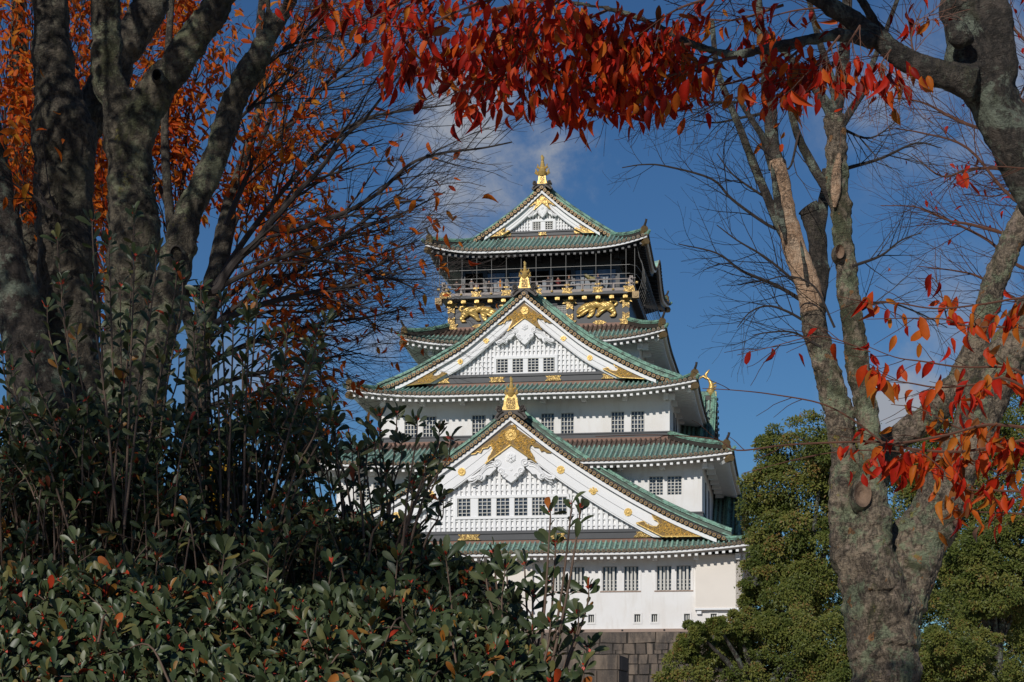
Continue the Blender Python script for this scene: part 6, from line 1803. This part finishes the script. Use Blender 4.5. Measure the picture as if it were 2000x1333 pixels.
# ------------------------------------------------------------------ shrubs
class Shrub:
    def __init__(s, label, rootpx, d, seed, group=None, name='evergreen_shrub'):
        s.t = tree_root(name, label, rootpx, d, group, 'shrub'); s.o = np.array(s.t.location); s.rs = np.random.RandomState(seed)
        s.stem = MB(); s.bud = MB(); s.P, s.T, s.N, s.S, s.C = [], [], [], [], []
    def leaf(s, p, d, size, c=None):
        s.P.append(p); s.T.append(d); s.S.append(size); s.C.append(np.clip(s.rs.beta(2.2, 2.6) if c is None else c, 0, 1))
        s.N.append(np.array([-.1, -.75, .7]) + s.rs.normal(0, .45, 3))
    def rosette(s, p, ax, n, size):
        rs = s.rs; ax = np.array(ax, float); ax /= np.linalg.norm(ax)
        u = np.cross(ax, [0.3, 1, .2]); u /= np.linalg.norm(u); v = np.cross(ax, u)
        ph = rs.uniform(0, 6.28)
        odd = rs.rand() < .05
        for i in range(n):
            a = ph + i*2.4; th = np.interp(i, [0, n], [.35, 1.35]) + rs.normal(0, .15)
            d = ax*math.cos(th) + (u*math.cos(a) + v*math.sin(a))*math.sin(th)
            c = None
            if rs.rand() < (.4 if odd else .022): c = rs.uniform(.88, 1.0)
            s.leaf(p - ax*i*.0035 + d*.006, d, size*rs.uniform(.6, 1.25)*np.interp(i, [0, 2, n], [.7, 1, 1]), c)
        if rs.rand() < .9:
            k = rs.randint(4, 8)
            dd = ax[None]*.6 + rs.normal(0, .6, (k, 3))
            add_leaves(s.bud, p[None] - s.o + 0*dd, dd, .016*rs.uniform(.6, 1.4, k), [(DIAM[0][0]*[1.1, 1, 1], DIAM[0][1])], 0, rs, None, 1)
    def shoot(s, pts, r0, r1, leafy=.5, size=.062, step=.022, n=9):
        """a stem through the given world points with a rosette at the tip and spiral leaves below it"""
        rs = s.rs
        path = catmull(np.array(pts), 5); k = len(path)
        s.stem.tube(path - s.o, np.linspace(r0, r1, k), 6, 0, 0, False)
        seg = np.linalg.norm(np.diff(path, axis=0), axis=1); L = seg.sum(); cum = np.concatenate([[0], np.cumsum(seg)])
        a = rs.uniform(0, 6.28); x = L*(1 - leafy)
        while x < L - .01:
            i = min(np.searchsorted(cum, x), k - 1); p = path[max(i-1, 0)] + (path[i] - path[max(i-1, 0)])*((x - cum[max(i-1, 0)])/(seg[max(i-1, 0)] + 1e-9))
            ax = path[i] - path[max(i-1, 0)] + 1e-6; ax /= np.linalg.norm(ax)
            u = np.cross(ax, [.3, 1, .2]); u /= np.linalg.norm(u); v = np.cross(ax, u)
            th = rs.uniform(.55, 1.25); d = ax*math.cos(th) + (u*math.cos(a) + v*math.sin(a))*math.sin(th)
            s.leaf(p, d, size*rs.uniform(.65, 1.1)); a += 2.4 + rs.normal(0, .3); x += step*rs.uniform(.6, 1.7)
        s.rosette(path[-1], path[-1] - path[-2], n, size)
    def tip(s, px, py, d, up=(0, -.25, 1), stem=.35, n=9, size=.062, lean=.35):
        rs = s.rs
        p = np.array(at(px, py, d)); ax = np.array(up) + rs.normal(0, lean, 3); ax /= np.linalg.norm(ax)
        q = p - ax*stem*.5; e = q - (ax*.5 + np.array([0, -.1, .6]))*stem*.6
        s.shoot([e, q, p], .0035, .0018, .42, size, .026, n)
    def bough(s, pts, r0, r1): s.stem.tube(catmull(np.array(pts), 6) - s.o, np.linspace(r0, r1, (len(pts)-1)*6 + 1), 7, 0, 0, True)
    def done(s):
        f = s.bud; P = np.array(s.P) - s.o
        add_leaves(f, P, s.T, np.array(s.S), OBOV, np.array(s.C), s.rs, s.N)
        s.stem.build('stem', M['shoot'], s.t, True)
        f.build('foliage', [M['leaf_shrub'], M['bud']], s.t, True)
def interp(pts):
    xs, ys = zip(*pts); return lambda x: float(np.interp(x, xs, ys))

def shrubs():
    W = lambda px, py, d: np.array(at(px, py, d))
    # the clipped front hedge along the bottom of the view
    s = Shrub('dense dark green hedge filling the bottom left, the nearest of the shrubs', 480, 5.2, 201)
    top = interp([(-60, 1105), (150, 1105), (260, 1095), (420, 1125), (560, 1150), (700, 1148), (820, 1178), (940, 1200), (1010, 1230), (1060, 1280), (1105, 1330)])
    rs = s.rs; k = 0
    while k < 1700:
        x = rs.uniform(-60, 1125); y = rs.uniform(top(x), 1420)
        d = 5.55 - .9*(y - top(x))/260 + rs.uniform(-.12, .4)
        edge = (y - top(x)) < 45
        if x > 900 and rs.rand() < (x - 900)/260*.75: continue
        s.tip(x, y + (8 if edge else 0), d, (0, -.3, 1), rs.uniform(.2, .4), rs.randint(8, 12), rs.uniform(.040, .056), .30 if edge else .45); k += 1
    for k in range(26):
        x = rs.uniform(-20, 980); d = 5.3 + rs.uniform(-.3, .4)
        s.bough([W(x + rs.uniform(-80, 80), GY(d), d), W(x, 1700, d), W(x + rs.uniform(-40, 40), 1400, d), W(x + rs.uniform(-60, 60), 1290, d + .35)], .012, .004)
    for x, y in ((300, 1085), (880, 1085), (520, 1090), (770, 1085), (430, 1075), (150, 1060), (980, 1110), (640, 1100)):
        s.shoot([W(x + rs.uniform(-15, 15), y + 170, 5.6), W(x, y + 80, 5.6), W(x + rs.uniform(-10, 10), y, 5.6)], .004, .002, .6, .062, .02, 9)
    s.done()
    # broad dark bush behind it
    s = Shrub('wide dark evergreen bush in shade behind the front hedge, hiding the castle corner', 560, 6.6, 202)
    top = interp([(-60, 880), (100, 900), (250, 940), (380, 1000), (480, 1030), (560, 1000), (640, 995), (720, 1005), (800, 1035), (860, 1075), (920, 1105), (965, 1150), (990, 1190)])
    rs = s.rs; k = 0
    while k < 1650:
        x = rs.uniform(-60, 1000); y = rs.uniform(top(x), 1210)
        d = 6.9 - .55*(y - top(x))/200 + rs.uniform(-.2, .5)
        if 375 < x < 490 and y < 1000 and rs.rand() < .9: continue
        s.tip(x, y, d, (0, -.3, 1), rs.uniform(.2, .4), rs.randint(7, 11), rs.uniform(.038, .052), .5); k += 1
    for k in range(190):
        x = rs.uniform(-50, 640); s.tip(x, rs.uniform(interp([(-50, 880), (300, 900), (380, 1010), (480, 1010), (540, 960), (640, 980)])(x), 1110), 6.35 + rs.uniform(-.3, .3), (0, -.3, 1), .3, 9, rs.uniform(.038, .052), .5)
    for k in range(22):
        x = rs.uniform(0, 900); d = 6.7 + rs.uniform(-.3, .4)
        s.bough([W(x + rs.uniform(-80, 80), GY(d), d), W(x, 1600, d), W(x + rs.uniform(-40, 40), 1200, d), W(x + rs.uniform(-60, 60), 1120, d + .4)], .014, .005)
    s.done()
    # tall open shoots at the left
    s = Shrub('leggy shrub with long tan shoots standing before the left tree trunks', 215, 6.4, 203)
    rs = s.rs
    for tx, ty in ((112, 462), (180, 432), (262, 418), (213, 470), (262, 498), (305, 495), (345, 522), (357, 545), (120, 555), (92, 600), (66, 690), (150, 655), (235, 560), (290, 590), (330, 620), (180, 560), (60, 760), (25, 720), (140, 720), (200, 640), (250, 650), (310, 700), (20, 800), (90, 790), (170, 780), (350, 690), (5, 690), (300, 780), (240, 740), (370, 740), (120, 850), (40, 860)):
        d = 6.4 + rs.uniform(-.4, .5); bx, by = 215 + (tx - 200)*.35 + rs.uniform(-20, 20), 1040 + rs.uniform(-30, 60)
        mx, my = bx + (tx - bx)*rs.uniform(.35, .55), by + (ty - by)*.5
        s.shoot([W(bx, by, d), W(mx, my, d), W(tx + (mx - tx)*.12, ty + 60, d), W(tx, ty, d)], .0045, .0018, rs.uniform(.55, .85), .050, .021, 7)
    for k in range(200):
        x = rs.uniform(-40, 380); y = rs.uniform(800, 1000); s.tip(x, y, 6.4 + rs.uniform(-.3, .5), (0, -.2, 1), .3, 9, .050, .4)
    for k in range(5): s.bough([W(215 + k*8, GY(6.4), 6.4), W(225 + k*6, 1500, 6.4), W(215 + (k - 2)*22, 1040, 6.4)], .02, .008)
    s.done()
    s = Shrub('upright shrub with dense pale green leaves in front of the orange foliage', 480, 6.8, 204)
    rs = s.rs
    for k in range(80):
        s.tip(rs.uniform(370, 650), rs.uniform(800, 990), 6.8 + rs.uniform(-.3, .5), (0, -.2, 1), .3, 9, .050, .4)
    for k in range(38):
        tx = rs.uniform(370, 660); ty = rs.uniform(interp([(370, 560), (440, 600), (500, 570), (560, 640), (640, 620), (660, 700)])(tx), 880)
        if k < 12: tx, ty = ((392, 562), (432, 585), (503, 568), (486, 618), (560, 648), (636, 625), (600, 700), (642, 780), (455, 640), (530, 660), (410, 650), (618, 650))[k]
        d = 6.8 + rs.uniform(-.4, .5); bx, by = 470 + (tx - 500)*.5 + rs.uniform(-25, 25), 1030 + rs.uniform(-30, 50)
        mx, my = bx + (tx - bx)*rs.uniform(.3, .6), by + (ty - by)*.5
        s.shoot([W(bx, by, d), W(mx, my, d), W(tx + (mx - tx)*.12, ty + 50, d), W(tx, ty, d)], .0055, .002, rs.uniform(.5, .8), .050, .019, 8)
    for k in range(5): s.bough([W(470 + k*8, GY(6.8), 6.8), W(480 + k*6, 1500, 6.8), W(470 + (k - 2)*24, 1030, 6.8)], .02, .008)
    s.done()
    s = Shrub('shrub with leafy shoots reaching over the left roof corners of the castle', 740, 6.9, 205)
    rs = s.rs
    for k in range(30):
        tx = rs.uniform(640, 870); ty = rs.uniform(interp([(640, 830), (660, 790), (700, 800), (745, 800), (800, 812), (850, 835), (885, 860)])(tx), 985)
        if k < 13: tx, ty = ((642, 790), (655, 832), (700, 880), (742, 812), (775, 806), (815, 822), (858, 838), (880, 858), (720, 830), (690, 940), (830, 905), (785, 860), (805, 945))[k]
        d = 6.9 + rs.uniform(-.35, .4); bx, by = 740 + (tx - 750)*.45 + rs.uniform(-25, 25), 1080 + rs.uniform(-30, 50)
        mx, my = bx + (tx - bx)*rs.uniform(.3, .6), by + (ty - by)*.5
        s.shoot([W(bx, by, d), W(mx, my, d), W(tx + (mx - tx)*.12, ty + 40, d), W(tx, ty, d)], .0055, .002, rs.uniform(.35, .6), .054, .026, 7)
    for k in range(4): s.bough([W(740 + k*8, GY(6.9), 6.9), W(745 + k*6, 1500, 6.9), W(740 + (k - 2)*24, 1080, 6.9)], .02, .008)
    s.done()
    s = Shrub('thin sprigs at the right end of the hedge against the white castle wall', 1030, 5.7, 206)
    rs = s.rs
    for tx, ty, n, lf in ((1075, 1000, 4, .22), (1116, 985, 3, .2), (1133, 992, 4, .2), (1085, 1060, 5, .3), (990, 1105, 8, .5), (1025, 1100, 6, .4), (965, 1080, 8, .55), (1110, 1150, 8, .5), (1150, 1150, 6, .35), (1065, 1130, 9, .6), (1040, 1160, 9, .6), (1000, 1170, 9, .6), (1100, 1190, 8, .5), (1075, 1215, 9, .6), (1120, 1235, 7, .5), (1150, 1265, 6, .45), (1040, 1230, 9, .6), (950, 1120, 9, .6), (1010, 1210, 9, .7), (1130, 1200, 6, .4), (1090, 1265, 9, .6), (1140, 1300, 8, .6), (1110, 1320, 9, .6)):
        d = 5.7 + rs.uniform(-.25, .3); bx, by = 1035 + (tx - 1040)*.4 + rs.uniform(-15, 15), max(ty + 140, 1360)
        mx, my = bx + (tx - bx)*.6, by + (ty - by)*.5
        s.shoot([W(bx, by, d), W(mx, my, d), W(tx + (mx - tx)*.1, ty + 30, d), W(tx, ty, d)], .0055, .002, lf*.8, .056, .026, n)
    for k in range(4): s.bough([W(1030 + k*8, GY(5.7), 5.7), W(1035 + k*6, 1700, 5.7), W(1030 + (k - 2)*20, 1370, 5.7)], .016, .007)
    s.done()
shrubs()
